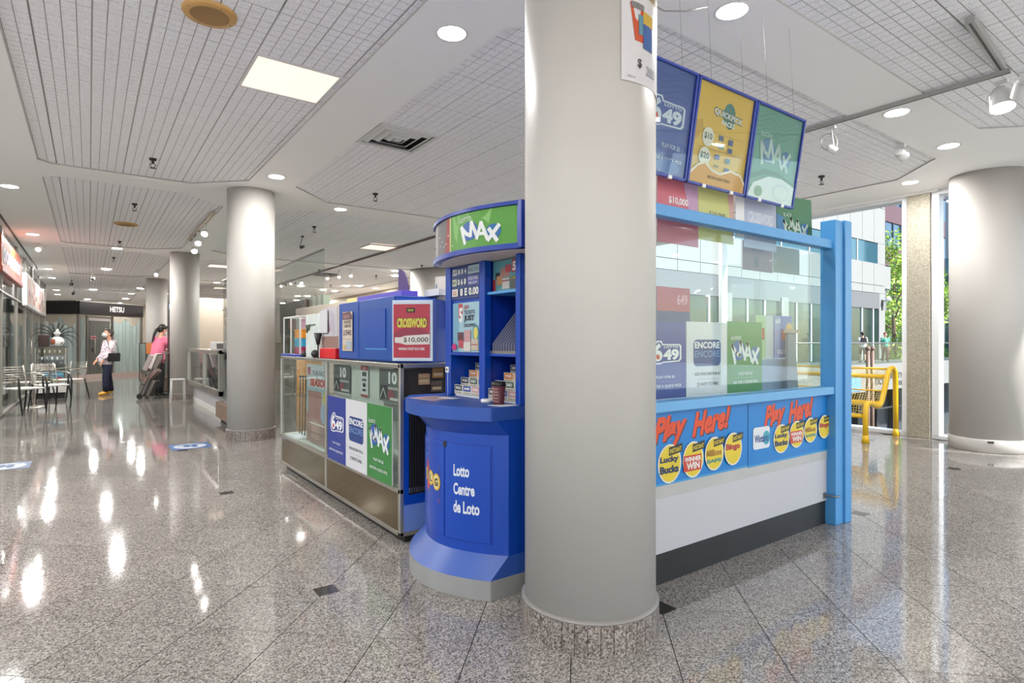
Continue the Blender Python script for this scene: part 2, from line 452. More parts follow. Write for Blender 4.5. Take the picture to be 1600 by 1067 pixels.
for i in range(-60, 70):
    for j in range(-25, 95):
        c = org + e1 * (TU * (i + .5)) + e2 * (TV * (j + .5))
        if not (-9.2 < c.x < 8.75 and -6 < c.y < 35.8): continue
        xr = c.x * SA - c.y * CA; yd = c.x * CA + c.y * SA
        infr = yd > 1.9 and abs(xr) < yd * .93 + .3
        cells.append((yd if infr else 999 + abs(yd), i, j))
cells.sort()
sm = MB(); q = [Vector((0, 0)), e1 * TU, e1 * TU + e2 * TV, e2 * TV]
g = .0021; u1 = e1 * g; u2 = e2 * g
q = [q[0] + u1 + u2, q[1] - u1 + u2, q[2] - u1 - u2, q[3] + u1 - u2]
sm.add([(p.x, p.y, -.0035) for p in q] + [(p.x, p.y, 0) for p in q], [(4, 5, 6, 7), (0, 1, 5, 4), (1, 2, 6, 5), (2, 3, 7, 6), (3, 0, 4, 7)], M_floor)
tme = sm.mesh('floor_tile')
fT = WM['floor'].inverted()
n_inset = 0
for _, i, j in cells[:290]:
    a = org + e1 * (TU * i) + e2 * (TV * j)
    o = bpy.data.objects.new('floor_tile', tme); COL.objects.link(o); o.parent = floor
    o.location = fT @ Vector((a.x, a.y, 0)); WM[o.name] = WM['floor'] @ Matrix.Translation(o.location)
rest = MB()
for _, i, j in cells[290:]: tile_mesh(rest, i, j)
struct(rest.build('floor_tiles', floor), 'stuff')
for i in range(-60, 70, 4):
    for j in range(-24, 95, 4):
        a = org + e1 * (TU * i) + e2 * (TV * j); yd = a.x * CA + a.y * SA; xr = a.x * SA - a.y * CA
        if not (-8.9 < a.x < 8.3 and -5 < a.y < 30 and yd > 1.9 and abs(xr) < yd * .92): continue
        if 1.7 < a.x < 4.1 and 2.1 < a.y < 6: continue
        m1 = MB(); s = .052
        m1.box(a.x - s, a.y - s, -.003, a.x + s, a.y + s, .0009, M_inset)
        m1.build('floor_inset', floor)
# round stickers on the floor
def sticker(px_, py_, r, label, c1):
    yd = F_ * 1.25 / (py_ - 535); p = W((px_ - 800) / F_ * yd, yd)
    o = card('floor_sticker', label, 'sticker', flatmap((p.x - r, p.y - r, .001), (1, 0, 0), (0, 1, 0)), 2 * r, 2 * r,
             [('e', 50, 50, 50, 50, c1), ('e', 50, 50, 42, 42, 'dfe6ee'), ('e', 42, 55, 9, 22, c1), ('e', 60, 45, 9, 22, c1), ('r', 20, 66, 80, 74, c1)], thick=.0004, back=c1)
sticker(297, 697, .21, 'round blue and white sticker on the floor left of the second column', '3f6fb5')
sticker(8, 729, .2, 'round blue and white floor sticker at the left edge of the frame', '4f6a9a')

# ---- ceiling
def chamf(x0, x1, y0, y1, c=.58, cl=None):
    cl = c if cl is None else cl
    return [(x0 + cl, y0), (x1 - c, y0), (x1, y0 + c), (x1, y1 - c), (x1 - c, y1), (x0 + cl, y1), (x0, y1 - cl), (x0, y0 + cl)]
YB = [(-4.1, 1.82), (2.38, 8.19), (8.76, 14.5), (15.1, 20.9), (21.45, 27.1), (27.7, 33.5)]
fields = []
for k, (a, b) in enumerate(YB):
    if k >= 1: fields.append((chamf(-.45, 1.58, a, b, .55, .12), (.93, 4.27)))
    fields.append((chamf(2.12, 7.95 if k else 7.25, a, b, .6), (2.13, 4.95)))
CT = CZ + .016
mb = MB()
mb.box(-9.2, -6.2, CZ + .05, 9.25, 36.2, CZ + .25, M_gyp)
outer = [Vector((-9.2, -6.2, 0)), Vector((9.25, -6.2, 0)), Vector((9.25, 36.2, 0)), Vector((-9.2, 36.2, 0))]
loops = [outer] + [[Vector((p[0], p[1], 0)) for p in f[0]] for f in fields]
flat = [v for l in loops for v in l]
tris = tessellate_polygon(loops)
fs = []
for a, b, c in tris:
    ar = (flat[b] - flat[a]).cross(flat[c] - flat[a]).z
    fs.append((a, c, b) if ar > 0 else (a, b, c))
mb.add([(v.x, v.y, CZ) for v in flat], fs, M_gyp)
for f, _ in fields:
    n = len(f)
    for i in range(n):
        a, b = f[i], f[(i + 1) % n]
        mb.add([(a[0], a[1], CZ), (b[0], b[1], CZ), (b[0], b[1], CZ + .05), (a[0], a[1], CZ + .05)], [(0, 1, 2, 3)], M_tbar)
ceiling = struct(mb.build('ceiling'))
def clip(poly, clipper):           # both convex, clipper counter-clockwise
    outp = poly
    n = len(clipper)
    for i in range(n):
        a = clipper[i]; b = clipper[(i + 1) % n]; inp = outp; outp = []
        if not inp: return []
        side = lambda p: (b[0] - a[0]) * (p[1] - a[1]) - (b[1] - a[1]) * (p[0] - a[0])
        for k in range(len(inp)):
            p = inp[k - 1]; q_ = inp[k]; sp, sq = side(p), side(q_)
            if sq >= 0:
                if sp < 0: t = sp / (sp - sq); outp.append((p[0] + (q_[0] - p[0]) * t, p[1] + (q_[1] - p[1]) * t))
                outp.append(q_)
            elif sp >= 0:
                t = sp / (sp - sq); outp.append((p[0] + (q_[0] - p[0]) * t, p[1] + (q_[1] - p[1]) * t))
    return outp
MOD = .6096
def ctile(mbx, x, y, poly, detail=True):
    """one scored tile: slab with 8 x 8 raised squares facing down"""
    s = MOD / 8; full = True
    base = clip([(x + .002, y + .002), (x + MOD - .002, y + .002), (x + MOD - .002, y + MOD - .002), (x + .002, y + MOD - .002)], poly) if poly else [(x, y), (x + MOD, y), (x + MOD, y + MOD), (x, y + MOD)]
    if len(base) < 3: return False
    mbx.add([(p[0], p[1], CT + .004) for p in base], [list(reversed(range(len(base))))], M_groove_shade)
    for i in range(8):
        for j in range(8):
            ga = .006 if i == 0 else (.005 if i == 4 else .0030); gb = .006 if i == 7 else (.005 if i == 3 else .0030)
            ha = .006 if j == 0 else (.0048 if j == 4 else .0036); hb = .006 if j == 7 else (.0048 if j == 3 else .0036)
            c = [(x + i * s + ga, y + j * s + ha), (x + (i + 1) * s - gb, y + j * s + ha), (x + (i + 1) * s - gb, y + (j + 1) * s - hb), (x + i * s + ga, y + (j + 1) * s - hb)]
            if poly: c = clip(c, poly)
            if len(c) < 3: continue
            n = len(c)
            mbx.add([(p[0], p[1], CT) for p in c] + [(p[0], p[1], CT + .004) for p in c], [list(reversed(range(n)))] + [(k, n + k, n + (k + 1) % n, (k + 1) % n) for k in range(n)], M_tile)
    return True
PANELS = [(.93, 4.27, 'warm square light panel in the tiled ceiling at the upper left'),
          (4.60, 11.22, 'square light panel glowing beside the dark ceiling track')]
VENTS = [(2.13, 4.95), (5.25, 12.9), (5.24, 10.4), (5.24, 18.4), (4.6, 24.9)]
skip = [(p[0], p[1]) for p in PANELS] + VENTS[:1]
tl = []
for poly, (gx, gy) in fields:
    xs = [p[0] for p in poly]; ys = [p[1] for p in poly]
    i0 = math.floor((min(xs) - gx) / MOD); i1 = math.ceil((max(xs) - gx) / MOD)
    j0 = math.floor((min(ys) - gy) / MOD); j1 = math.ceil((max(ys) - gy) / MOD)
    for i in range(i0, i1):
        for j in range(j0, j1):
            x, y = gx + i * MOD, gy + j * MOD
            if any(abs(x - a) < .2 and abs(y - b) < .2 for a, b in skip): continue
            sq = [(x, y), (x + MOD, y), (x + MOD, y + MOD), (x, y + MOD)]
            cl = clip(sq, poly)
            if len(cl) < 3: continue
            ar = abs(sum(cl[k][0] * cl[(k + 1) % len(cl)][1] - cl[(k + 1) % len(cl)][0] * cl[k][1] for k in range(len(cl)))) / 2
            if ar < .002: continue
            cx, cy = x + MOD / 2, y + MOD / 2
            yd = cx * CA + cy * SA; xr = cx * SA - cy * CA
            vis = yd > 1.0 and abs(xr) < yd * .9 + .4 and (CZ - 1.25) / yd < .62
            tl.append((yd if vis else 500 + abs(yd), x, y, None if ar > MOD * MOD * .999 else poly))
tl.sort(key=lambda t: t[0])
fm = MB(); ctile(fm, 0, 0, None); cme = fm.mesh('ceiling_tile')
cT = WM['ceiling'].inverted()
for d, x, y, poly in tl[:285]:
    if poly is None:
        o = bpy.data.objects.new('ceiling_tile', cme); COL.objects.link(o); o.parent = ceiling
        o.location = cT @ Vector((x, y, 0)); WM[o.name] = Matrix.Translation((x, y, 0))
    else:
        m1 = MB()
        if ctile(m1, x, y, poly) and m1.v: m1.build('ceiling_tile', ceiling)
rest = MB()
for d, x, y, poly in tl[285:]:
    if d < 24: ctile(rest, x, y, poly)
    else:
        c = clip([(x + .006, y + .006), (x + MOD - .006, y + .006), (x + MOD - .006, y + MOD - .006), (x + .006, y + MOD - .006)], poly or [(x, y), (x + MOD, y), (x + MOD, y + MOD), (x, y + MOD)])
        if len(c) >= 3: rest.add([(p[0], p[1], CT) for p in c], [list(reversed(range(len(c))))], M_tile)
struct(rest.build('ceiling_tiles', ceiling), 'stuff')

# ---- walls round the hall; unseen sides left open to let daylight in
mb = MB()
for k in range(8): mb.box(-9.3, -6.3 + 2.8 * k, 0, -9.0, -6.1 + 2.8 * k, CZ, M_alu)
mb.box(-9.4, 13.3, 0, -9.0, 36.4, CZ, M_gyp); mb.box(-9.25, -6.3, 0, -9.05, 13.3, .12, M_alu); struct(mb.build('wall_left'))  # unseen side left open between posts to brighten the hall with daylight
mb = MB()          # unseen side opened up to let daylight in: piers and a sill only
for k in range(7): mb.box(-9.0 + 2.95 * k, -6.3, 0, -8.8 + 2.95 * k, -6.0, CZ, M_alu)
mb.box(-9.0, -6.25, 0, 8.9, -6.05, .12, M_alu); mb.box(-9.0, -6.25, CZ - .1, 8.9, -6.05, CZ, M_alu); struct(mb.build('wall_front'))
mb = MB(); mb.box(-40, -40, -.3, 30, -6.32, -.02, mat('bounce_paving', srgb('e6e4df'), .7, var=.04)); mb.box(-40, -6.32, -.3, -9.32, 40, -.02, mat('bounce_paving', srgb('e6e4df'), .7, var=.04)); struct(mb.build('bounce_forecourt'))  # unseen pale paving added to bounce sunlight into the hall
mb = MB(); mb.box(-9.0, 36.0, 0, 9.3, 36.4, CZ, M_beige); struct(mb.build('wall_back'))
mb = MB(); mb.box(8.95, 9.0, 0, 9.25, 36.0, CZ, M_beige); struct(mb.build('wall_right'))

# ---- window wall on X = 8.9 : header, sill, mullions, concrete pier, panes
WX = 8.9
def yz(px_):      # where the ray of picture column px_ meets the window plane
    xr = (px_ - 800) / F_; dx = xr * SA + CA; dy = -xr * CA + SA
    return WX / dx * dy
yL = 8.95; ym1 = yz(1412); yc1 = yz(1421.5); yc0 = yz(1457.5); ym0 = yz(1470)
mb = MB()
mb.box(WX - .04, -6, 3.16, WX + .2, 9.0, CZ + .02, M_alu)
mb.box(WX - .12, ym0, 3.19, WX - .04, 9.0, CZ, M_gyp)
mb.box(WX - .05, -6, 0, WX + .15, 9.0, .05, M_alu)
win = struct(mb.build('window_1', bevel=.004))
def mull(y0, y1): MB().box(WX - .06, y0, .05, WX + .10, y1, 3.16, M_alu).build('mullion', win, .003)
mull(yc1 + .005, ym1); mull(ym0, yc0 - .005)
mull(8.9, 9.0); mull(6.0, 6.07)
for k, (a, b) in enumerate(((ym1 + .002, 5.998), (6.072, 8.898))): MB().box(WX + .02, a, .052, WX + .032, b, 3.158, M_glassw).build('pane', win)
yy = ym0 - .002
for k in range(5):
    MB().box(WX + .02, yy - 1.6, .052, WX + .032, yy, 3.158, M_glassw).build('pane', win)
    mull(yy - 1.67, yy - 1.602); yy -= 1.672
mb = MB(); mb.box(WX - .10, yc0, 0, WX + .25, yc1, CZ, M_concrete); struct(mb.build('trim_1', bevel=.006))

# ---- round columns
def column(x, y, r, h0, rb, label, n_pan, plain=False, top=CZ):
    t = thing('round_column', label, 'column', (x, y, 0))
    MB().lathe((x, y, 0), [(r, h0 - .02), (r, top)], M_col, 64).build('shaft', t)
    if plain:
        MB().lathe((x, y, 0), [(rb - .01, 0), (rb, .006), (rb, h0 - .006), (rb - .006, h0)], M_col, 64).build('base_ring', t)
        MB().box(x - .16, y - rb + .004, h0 - .035, x - .10, y - rb - .002, h0 - .012, M_black, Matrix.Translation((x, y, 0)) @ Matrix.Rotation(R(-52), 4, 'Z') @ Matrix.Translation((-x, -y, 0))).build('socket', t)
        return t
    MB().lathe((x, y, 0), [(rb - .012, 0), (rb - .012, h0 - .012)], M_dark, 48).build('base_core', t)
    pm_ = MB(); a = 2 * math.pi / n_pan; gp = .0012 / rb; k = 3
    vs = []
    for s in range(k + 1):
        an = -a / 2 + gp + (a - 2 * gp) * s / k
        for rr, z in ((rb, 0), (rb, h0 - .016), (rb - .02, h0 - .016), (rb - .02, 0)): vs.append((rr * math.cos(an), rr * math.sin(an), z))
    fs = []
    for s in range(k):
        b = s * 4; fs += [(b, b + 4, b + 5, b + 1), (b + 1, b + 5, b + 6, b + 2)]
    fs += [(0, 1, 2, 3), (k * 4 + 3, k * 4 + 2, k * 4 + 1, k * 4)]
    pm_.add(vs, fs, M_granite2); me = pm_.mesh('granite_panel')
    for i in range(n_pan):
        o = bpy.data.objects.new('granite_panel', me); COL.objects.link(o); o.parent = t; o.rotation_euler = (0, 0, a * i); WM[o.name] = Matrix.Identity(4)
    MB().lathe((x, y, 0), [(rb + .0005, h0 - .016), (rb + .001, h0 - .010), (rb - .004, h0 - .006), (r - .01, h0 + .002)], M_cap, 64).build('cap_ring', t)
    return t
CC = W(.346, 2.60)
column(CC.x, CC.y, .288, .145, .302, 'thick cream round column in front of the lottery kiosk, with a granite foot of narrow slabs', 36)
column(1.72, 8.18, .287, .145, .30, 'white round column behind the far end of the glass display case', 30)
column(1.72, 14.7, .287, .145, .30, 'white round column between the woman in pink and the white stool', 24)
column(1.70, 21.1, .287, .145, .30, 'farthest white column, right beside the black shop fascia', 20)
column(8.57, 2.26, .365, .15, .375, 'wide white round column by the window at the right edge, with a socket in its foot', 0, True)
t = column(7.9, 14.3, .80, .15, .81, 'broad beige drum-shaped column far behind the blue booth', 0, True)

# ================================================================== THE LOTTERY KIOSK
XF = lambda x, y1, z0: flatmap((x, y1, z0), (0, -1, 0), (0, 0, 1))       # board facing the left walkway
YF = lambda x0, y, z0: flatmap((x0, y, z0), (1, 0, 0), (0, 0, 1))        # board facing the near side

# ---- long glass display case
dc = thing('display_case', 'long aluminium framed glass display case with bronze lower panels, left of the blue booth', 'display case', (1.83, 4.7, 0))
cy0, cy1, cym = 3.31, 6.08, 4.71; cx0, cx1 = 1.55, 2.12
fb = MB(); P = .028
for y in (cy0, cym - P / 2, cy1 - P):
    fb.box(cx0, y, .048, cx0 + P, y + P, 1.117, M_chrome)
for y in (cy0, cy1 - P): fb.box(cx1 - P, y, .048, cx1, y + P, 1.117, M_chrome)
for z0, z1 in ((.048, .075), (.312, .342), (1.09, 1.117)):
    fb.box(cx0 + .001, cy0, z0, cx0 + P - .001, cy1, z1, M_chrome)
    fb.box(cx1 - P, cy0, z0, cx1, cy1, z1, M_chrome)
    for y in (cy0, cy1 - P): fb.box(cx0, y, z0, cx1, y + P, z1, M_chrome)
fb.build('frame', dc, .003)
MB().box(cx0 + .05, cy0 + .03, 0, cx1 - .03, cy1 - .05, .05, M_black).build('plinth', dc)
for a, b in ((cy0 + P, cym - P / 2), (cym + P / 2, cy1 - P)):
    MB().box(cx0 + .006, a, .075, cx0 + .014, b, .312, M_bronze).build('lower_panel', dc)
    MB().box(cx0 + .010, a, .342, cx0 + .016, b, 1.09, M_glass).build('glass_pane', dc)
MB().box(cx0 + .02, cy0 + P, 1.098, cx1 - .02, cy1 - .02, 1.112, M_glassd).build('glass_top', dc)
MB().box(cx0 + .03, cy0 + .02, .335, cx1 - .02, cy1 - .02, .345, mat('case_floor', srgb('d8d9d2'), .5)).build('deck', dc)
MB().box(cx0 + .12, cy0 + .04, .72, cx1 - .04, cy1 - .04, .728, M_glassd).build('glass_shelf', dc)
MB().box(cx1 - .035, cy0 + .03, .345, cx1 - .028, cy1 - .03, 1.09, mat('case_back', srgb('cfd2cc'), .4)).build('back_panel', dc)
ep = MB(); ep.box(cx0 + P, cy0 - .002, .075, 1.96, cy0 + .006, .24, mat('faded_blue', srgb('5f78b8'), .4, var=.1)); ep.box(cx0 + P, cy0 - .002, .24, 1.96, cy0 + .006, .30, M_blue)
ep.box(cx0 + P, cy0 - .001, .82, 1.96, cy0 + .006, .90, M_blue)
for i in range(22): ep.box(1.62 + i * .015, cy0 - .004, .31, 1.628 + i * .015, cy0 + .004, .80, M_black)
ep.box(1.61, cy0 + .004, .30, 1.96, cy0 + .012, .82, M_black); ep.box(cx0 + P, cy0 - .002, .30, 1.61, cy0 + .006, .82, M_blue)
ep.build('end_panel', dc)
MB().box(1.60, cy0 + .05, .905, 1.98, cy0 + .2, 1.08, mat('dim_interior', srgb('2a2320'), .6)).build('back_box', dc)
for k, (a, c) in enumerate(((1.70, 'c9a07c'), (1.80, 'b88a4a'), (1.79, '6e5f50'))):
    z = (.98, 1.02, .93)[k]
    card('ticket_pack', 'small brown ticket pack inside the case end, %s' % ('left of the other two', 'upper right one', 'lower right grey one')[k], 'ticket pack', YF(a, cy0 + .045, z), .08, .07, [('r', 0, 55, 100, 60, '3a2c20'), ('r', 10, 20, 90, 45, 'd8c09a')], back=c)
# things pasted inside the glass
card('ticket_poster', 'tall faded poster with red lettering inside the left half of the glass case', 'poster', XF(1.60, 5.36, .37), .60, .69,
     [('r', 0, 70, 100, 100, 'c9d2d6'), ('t', 'FUN FACTS', 30, 86, 95, 92, '4d4f5c'), ('r', 6, 86, 20, 96, 'c0506a'), ('t', 'SEASON', 18, 72, 96, 82, 'd8432f', {'b': .05}), ('r', 0, 40, 100, 70, 'a8bfc4'),
      ('r', 0, 0, 100, 36, 'a58072'), ('r', 10, 30, 70, 66, 'b57d74'), ('r', 25, 6, 60, 30, 'c49a88'), ('e', 88, 58, 11, 9, 'e8cf50'), ('e', 80, 40, 14, 12, '9fb3c9'), ('r', 16, 24, 90, 26, 'efe2d4'), ('r', 14, 12, 84, 14, '8a5a50')], back='b7b3ab')
for k, (yy, lab) in enumerate(((4.64, 'black and white leaflet with a 10, inside the case above the dark blue 649 sign'), (3.73, 'black and white leaflet with a 10, inside the case above the green sign'))):
    card('leaflet', lab, 'leaflet', XF(1.60, yy, .86), .36, .215, [('r', 0, 0, 100, 100, '6b6a68'), ('r', 4, 6, 40, 50, '3c3b3b'), ('t', '10', 42, 55, 78, 92, 'f1f1ee', {'b': .04}), ('r', 40, 38, 96, 46, 'b9b4ae'), ('e', 52, 22, 14, 16, 'a05560'), ('r', 50, 6, 96, 14, 'd5d2cc'), ('l', [(6, 10), (20, 40), (32, 12)], 3, 'cfcfcf')], back='77756f')
card('number_strip', 'narrow white strip with red ends between the two black and white leaflets in the case', 'sign', XF(1.60, 4.06, .86), .13, .225,
     [('r', 0, 84, 100, 100, 'b93542'), ('t', '50', 25, 86, 75, 97, 'f2dada'), ('r', 20, 66, 80, 80, '4c4c50'), ('r', 20, 50, 80, 58, '6a6a70'), ('r', 30, 32, 70, 44, '1d1d20'), ('r', 25, 18, 75, 26, '55555c'), ('r', 0, 0, 100, 8, 'b04852')], back='e4e4df')
card('paper_sheet', 'plain pale sheet lining the glass behind the number strip', 'paper', XF(1.612, 4.30, .76), .62, .30, [('r', 0, 0, 100, 100, 'd5d8cd')], back='d5d8cd')
jar = MB(); jar.lathe((1.78, 5.62, .345), [(.05, 0), (.055, .03), (.055, .30), (.035, .36), (.035, .40)], mat('amber_jar', srgb('b08a4a'), .3), 16); tag(jar.build('amber_jar'), 'tall amber jar standing inside the left half of the display case', 'jar')
for k in range(3):
    b_ = MB(); b_.tube([(1.70, 5.95 - k * .09, .345), (1.71, 5.95 - k * .09, .9)], .006, M_dark); b_.ball((1.71, 5.95 - k * .09, .91), .014, M_dark)
    tag(b_.build('display_rod'), ('left', 'middle', 'right')[k] + ' thin dark rod inside the far left corner of the display case', 'rod', 'dark rods in the left corner of the display case')
# three game signs leaning on the outside of the case
card('lottery_sign', 'dark blue 649 sign on the front of the display case', 'sign', XF(1.543, 4.61, .337), .405, .495, p649(), back='2b3f9e', edge=M_white, thick=.006)
card('lottery_sign', 'white ENCORE sign on the front of the display case, between the blue and green signs', 'sign', XF(1.543, 4.205, .34), .405, .495, pencore(), back='e9e8ec', edge=M_white, thick=.006)
card('lottery_sign', 'green MAX sign on the front of the display case nearest the blue booth', 'sign', XF(1.543, 3.80, .345), .405, .495, pmax(), back='3f8f45', edge=M_white, thick=.006)

# ---- things standing on the case
TZ = 1.117
bx = thing('blue_cabinet', 'long blue cabinet with a recessed door on top of the glass case', 'cabinet', (1.77, 4.05, TZ))
MB().box(1.63, 3.53, TZ, 1.92, 4.585, 1.56, M_blue2).build('body', bx, .006)
MB().box(1.618, 4.17, TZ + .01, 1.63, 4.58, 1.555, M_blue2).build('side_door', bx, .004)
d_ = MB(); d_.box(1.618, 3.54, TZ + .01, 1.63, 4.155, 1.555, mat('mid_blue', srgb('134693'), .4, var=.06)); dd_ = d_.build('door', bx, .004)
d_ = MB(); d_.box(1.6165, 3.66, 1.20, 1.6175, 4.03, 1.21, M_frame); d_.box(1.6165, 3.66, 1.475, 1.6175, 4.03, 1.481, M_bluedk); d_.box(1.6165, 4.024, 1.21, 1.6175, 4.03, 1.475, M_bluedk); d_.box(1.612, 3.67, 1.212, 1.6175, 4.022, 1.473, mat('mid_blue2', srgb('0c4298'), .4)); d_.build('door_panel', dd_)
card('paper_notice', 'torn cream paper notice with handwritten price taped to the long blue cabinet', 'notice', XF(1.611, 4.47, 1.185), .205, .30,
     [('r', 0, 0, 100, 100, 'e3d3c2'), ('p', [(0, 80), (100, 80), (100, 90), (80, 100), (0, 98)], '6b4a52'), ('t', 'CROSSWORD', 10, 84, 80, 92, 'd89a9a'), ('t', 'HIGH PRIZES', 16, 70, 90, 78, '6b5d5a'), ('t', 'CLAIMED HERE', 16, 60, 90, 68, '6b5d5a'), ('t', '$ 35442', 14, 38, 94, 54, '4a4350'), ('r', 8, 30, 94, 31, '9a8a80'), ('r', 8, 4, 34, 16, 'e6c27c'), ('r', 40, 4, 94, 26, 'b9c7d2')], back='e3d3c2')
tag(MB().box(1.68, 4.36, 1.56, 1.80, 4.575, 1.60, mat('pale_yellow', srgb('efd88a'), .5)).build('box', None, .002), 'flat yellow box on top of the long blue cabinet', 'box')
tag(MB().box(1.68, 3.56, 1.56, 1.80, 4.35, 1.598, mat('violet', srgb('5b4fb5'), .5)).build('box', None, .002), 'long violet box on top of the long blue cabinet', 'box')
fan = MB(); pts = [(0, 0)] + [(.155 * math.cos(R(a)), .16 * math.sin(R(a))) for a in range(0, 91, 9)]
T = Matrix.Translation((1.74, 3.74, 1.598)) @ Matrix(((0, 0, 1, 0), (-1, 0, 0, 0), (0, 1, 0, 0), (0, 0, 0, 1)))
m_ = MB(T); m_.prism(pts, 0, .006, mat('purple_card', srgb('43286e'), .5)); tag(m_.build('quarter_fan'), 'dark purple quarter-round card standing on the violet box', 'card')
tag(MB().box(1.85, 3.36, 1.56, 1.93, 3.56, 1.605, M_white).build('box', None, .002), 'small white box behind the purple quarter-round card', 'box')

# angled crossword cabinet
a0 = Vector((1.60, 3.505)); b0 = Vector((1.795, 3.315)); U = (b0 - a0).normalized(); N = Vector((U.y, -U.x)); 
if N.x > 0: N = -N
bk = -N
T = Matrix(((U.x, bk.x, 0, a0.x), (U.y, bk.y, 0, a0.y), (0, 0, 1, TZ + .001), (0, 0, 0, 1)))
L_ = (b0 - a0).length
cw = thing('blue_cabinet', 'small angled blue cabinet with the crossword poster, at the near end of the glass case', 'cabinet', (1.8, 3.5, TZ))
q0 = a0 + bk * .012; q1 = b0 + bk * .012
m_ = MB(); m_.prism([tuple(q0), tuple(q1), (1.95, 3.44), (1.95, 3.522), (1.625, 3.522)], TZ + .001, TZ + .416, M_blue); m_.build('body', cw, .008)
m_ = MB(T); m_.box(-.01, -.004, .012, L_ - .012, .01, .405, mat('clear_sleeve', srgb('b9c3cf'), .15)); m_.build('poster_sleeve', cw, .003)
Fq = flatmap((a0.x - bk.x * .006 , a0.y - bk.y * .006, TZ + .035), (U.x, U.y, 0), (0, 0, 1))
arc = [('t', 'CROSSWORD', 10, 56, 92, 74, 'e8d94a', {'b': .06})]
card('crossword_poster', 'red crossword game poster with yellow letters on the angled blue cabinet', 'poster', Fq, L_ - .03, .345,
     [('r', 0, 0, 100, 100, 'c42a45'), ('p', [(0, 46), (30, 56), (70, 56), (100, 46), (100, 30), (0, 26)], 'a02848'), ('rr', 36, 84, 60, 93, 2, '1c1414'), ('t', 'INSTANT', 40, 86.5, 56, 90.5, 'e8d94a'), ('t', 'CROSSWORD', 8, 57, 94, 75, '3a1020', {'b': .09})] + arc +
     [('p', [(4, 28), (20, 27), (34, 24), (100, 25), (100, 44), (34, 41), (20, 38), (4, 38)], 'efe6de'), ('t', '$10,000', 28, 28, 96, 38, '2a2226', {'b': .01}), ('t', 'WINNING TICKET SOLD HERE', 14, 14, 86, 19, 'f5dfe0', {'b': .04})], back='c42a45', thick=.002)

# left end of the case top
tr = thing('acrylic_rack', 'clear acrylic rack on the far end of the glass case', 'rack', (1.72, 5.75, TZ))
MB().box(1.555, 5.42, TZ, 1.94, 6.07, TZ + .022, M_bluedk).build('blue_base', tr, .003)
m_ = MB()
for y in (5.50, 5.80, 6.05):
    for x in (1.575, 1.88): m_.box(x, y, TZ + .022, x + .012, y + .012, 1.50, M_white)
for x in (1.575, 1.88): m_.box(x, 5.50, 1.488, x + .012, 6.06, 1.50, M_white)
for y in (5.50, 6.05): m_.box(1.575, y, 1.488, 1.892, y + .012, 1.50, M_white)
m_.build('frame', tr, .002)
MB().box(1.578, 5.51, TZ + .03, 1.581, 6.05, 1.486, M_glass).build('front_pane', tr)
for k, (z, c, lb) in enumerate(((TZ + .023, 'b3204c', 'magenta plastic box at the bottom of the small stack in the acrylic rack'), (TZ + .093, '3aa0c8', 'light blue plastic box in the middle of the small stack in the acrylic rack'), (TZ + .173, 'e88c10', 'orange plastic box on top of the small stack in the acrylic rack'))):
    h_ = (.069, .079, .085)[k]
    b_ = thing('plastic_box', lb, 'box', (1.70, 5.64, z))
    MB().box(1.605, 5.525, z, 1.78, 5.775, z + h_ * .75, mat('plastic_' + c, srgb(c), .35)).build('tray', b_, .004)
    MB().box(1.60, 5.52, z + h_ * .76, 1.785, 5.78, z + h_ - .001, mat('plastic_' + c, srgb(c), .35)).build('lid', b_, .004)
card('pink_card', 'pink card above the orange box in the acrylic rack', 'card', XF(1.64, 5.66, 1.385), .12, .09, [('r', 10, 10, 90, 90, 'cf9db8')], back='d9b0c4')
st = thing('clear_bag_stack', 'clear plastic sleeve of white papers standing left of the red box on the case', 'papers', (1.66, 5.2, TZ))
m_ = MB(); m_.prism([(1.60, 5.40), (1.595, 5.03), (1.605, 5.02), (1.70, 5.05), (1.70, 5.39)], TZ, 1.50, mat('crumpled_clear', srgb('c9cfcb'), .2, var=.2)); m_.build('sleeve', st, .004)
MB().ball((1.60, 5.42, TZ + .03), (.03, .03, .03), M_black).build('black_foot', st); MB().ball((1.585, 5.08, TZ + .035), (.035, .04, .035), M_black).build('black_foot', st)
m_ = MB(); m_.tube([(1.594, 5.37, 1.40), (1.593, 5.34, 1.34), (1.593, 5.31, 1.40), (1.593, 5.28, 1.36), (1.592, 5.26, 1.41)], .006, mat('olive_ink', srgb('4b5240'), .5)); m_.box(1.590, 5.10, 1.40, 1.5925, 5.37, 1.41, mat('olive_ink', srgb('4b5240'), .5)); m_.build('scribble', st)
card('paper_sheets', 'white sheet taped up above the red box on the glass case', 'paper', XF(1.60, 5.00, 1.33), .20, .19, [('r', 0, 0, 100, 100, 'e3e1e6')], back='e6e4e9')
card('printed_sheet', 'pale sheet with a mauve picture beside the long blue cabinet', 'paper', XF(1.615, 4.96, 1.30), .36, .24, [('r', 0, 0, 100, 100, 'd9d3da'), ('p', [(0, 12), (12, 70), (26, 80), (60, 20), (30, 8)], 'b295a4'), ('p', [(70, 0), (90, 10), (84, 70), (60, 96), (56, 40)], 'c7bfce')], back='dcd8dd')
card('brown_sheet', 'brown translucent sheet between the mauve picture and the red box', 'paper', XF(1.62, 5.00, 1.203), .40, .10, [('r', 0, 0, 100, 100, 'a8837a')], back='a8837a')
tag(MB().box(1.60, 4.62, TZ, 1.80, 5.01, TZ + .085, mat('red_box', srgb('c8121c'), .35)).build('box', None, .005), 'flat red box on the glass case left of the long blue cabinet', 'box')
m_ = MB(); m_.frustum((1.575, 4.97, 1.23), (1.575, 4.97, 1.33), .012, .035, M_black); m_.frustum((1.575, 4.97, TZ), (1.575, 4.97, 1.23), .006, .006, M_black); tag(m_.build('black_cup_holder'), 'small black funnel on a stick in front of the white sheets on the case', 'holder')

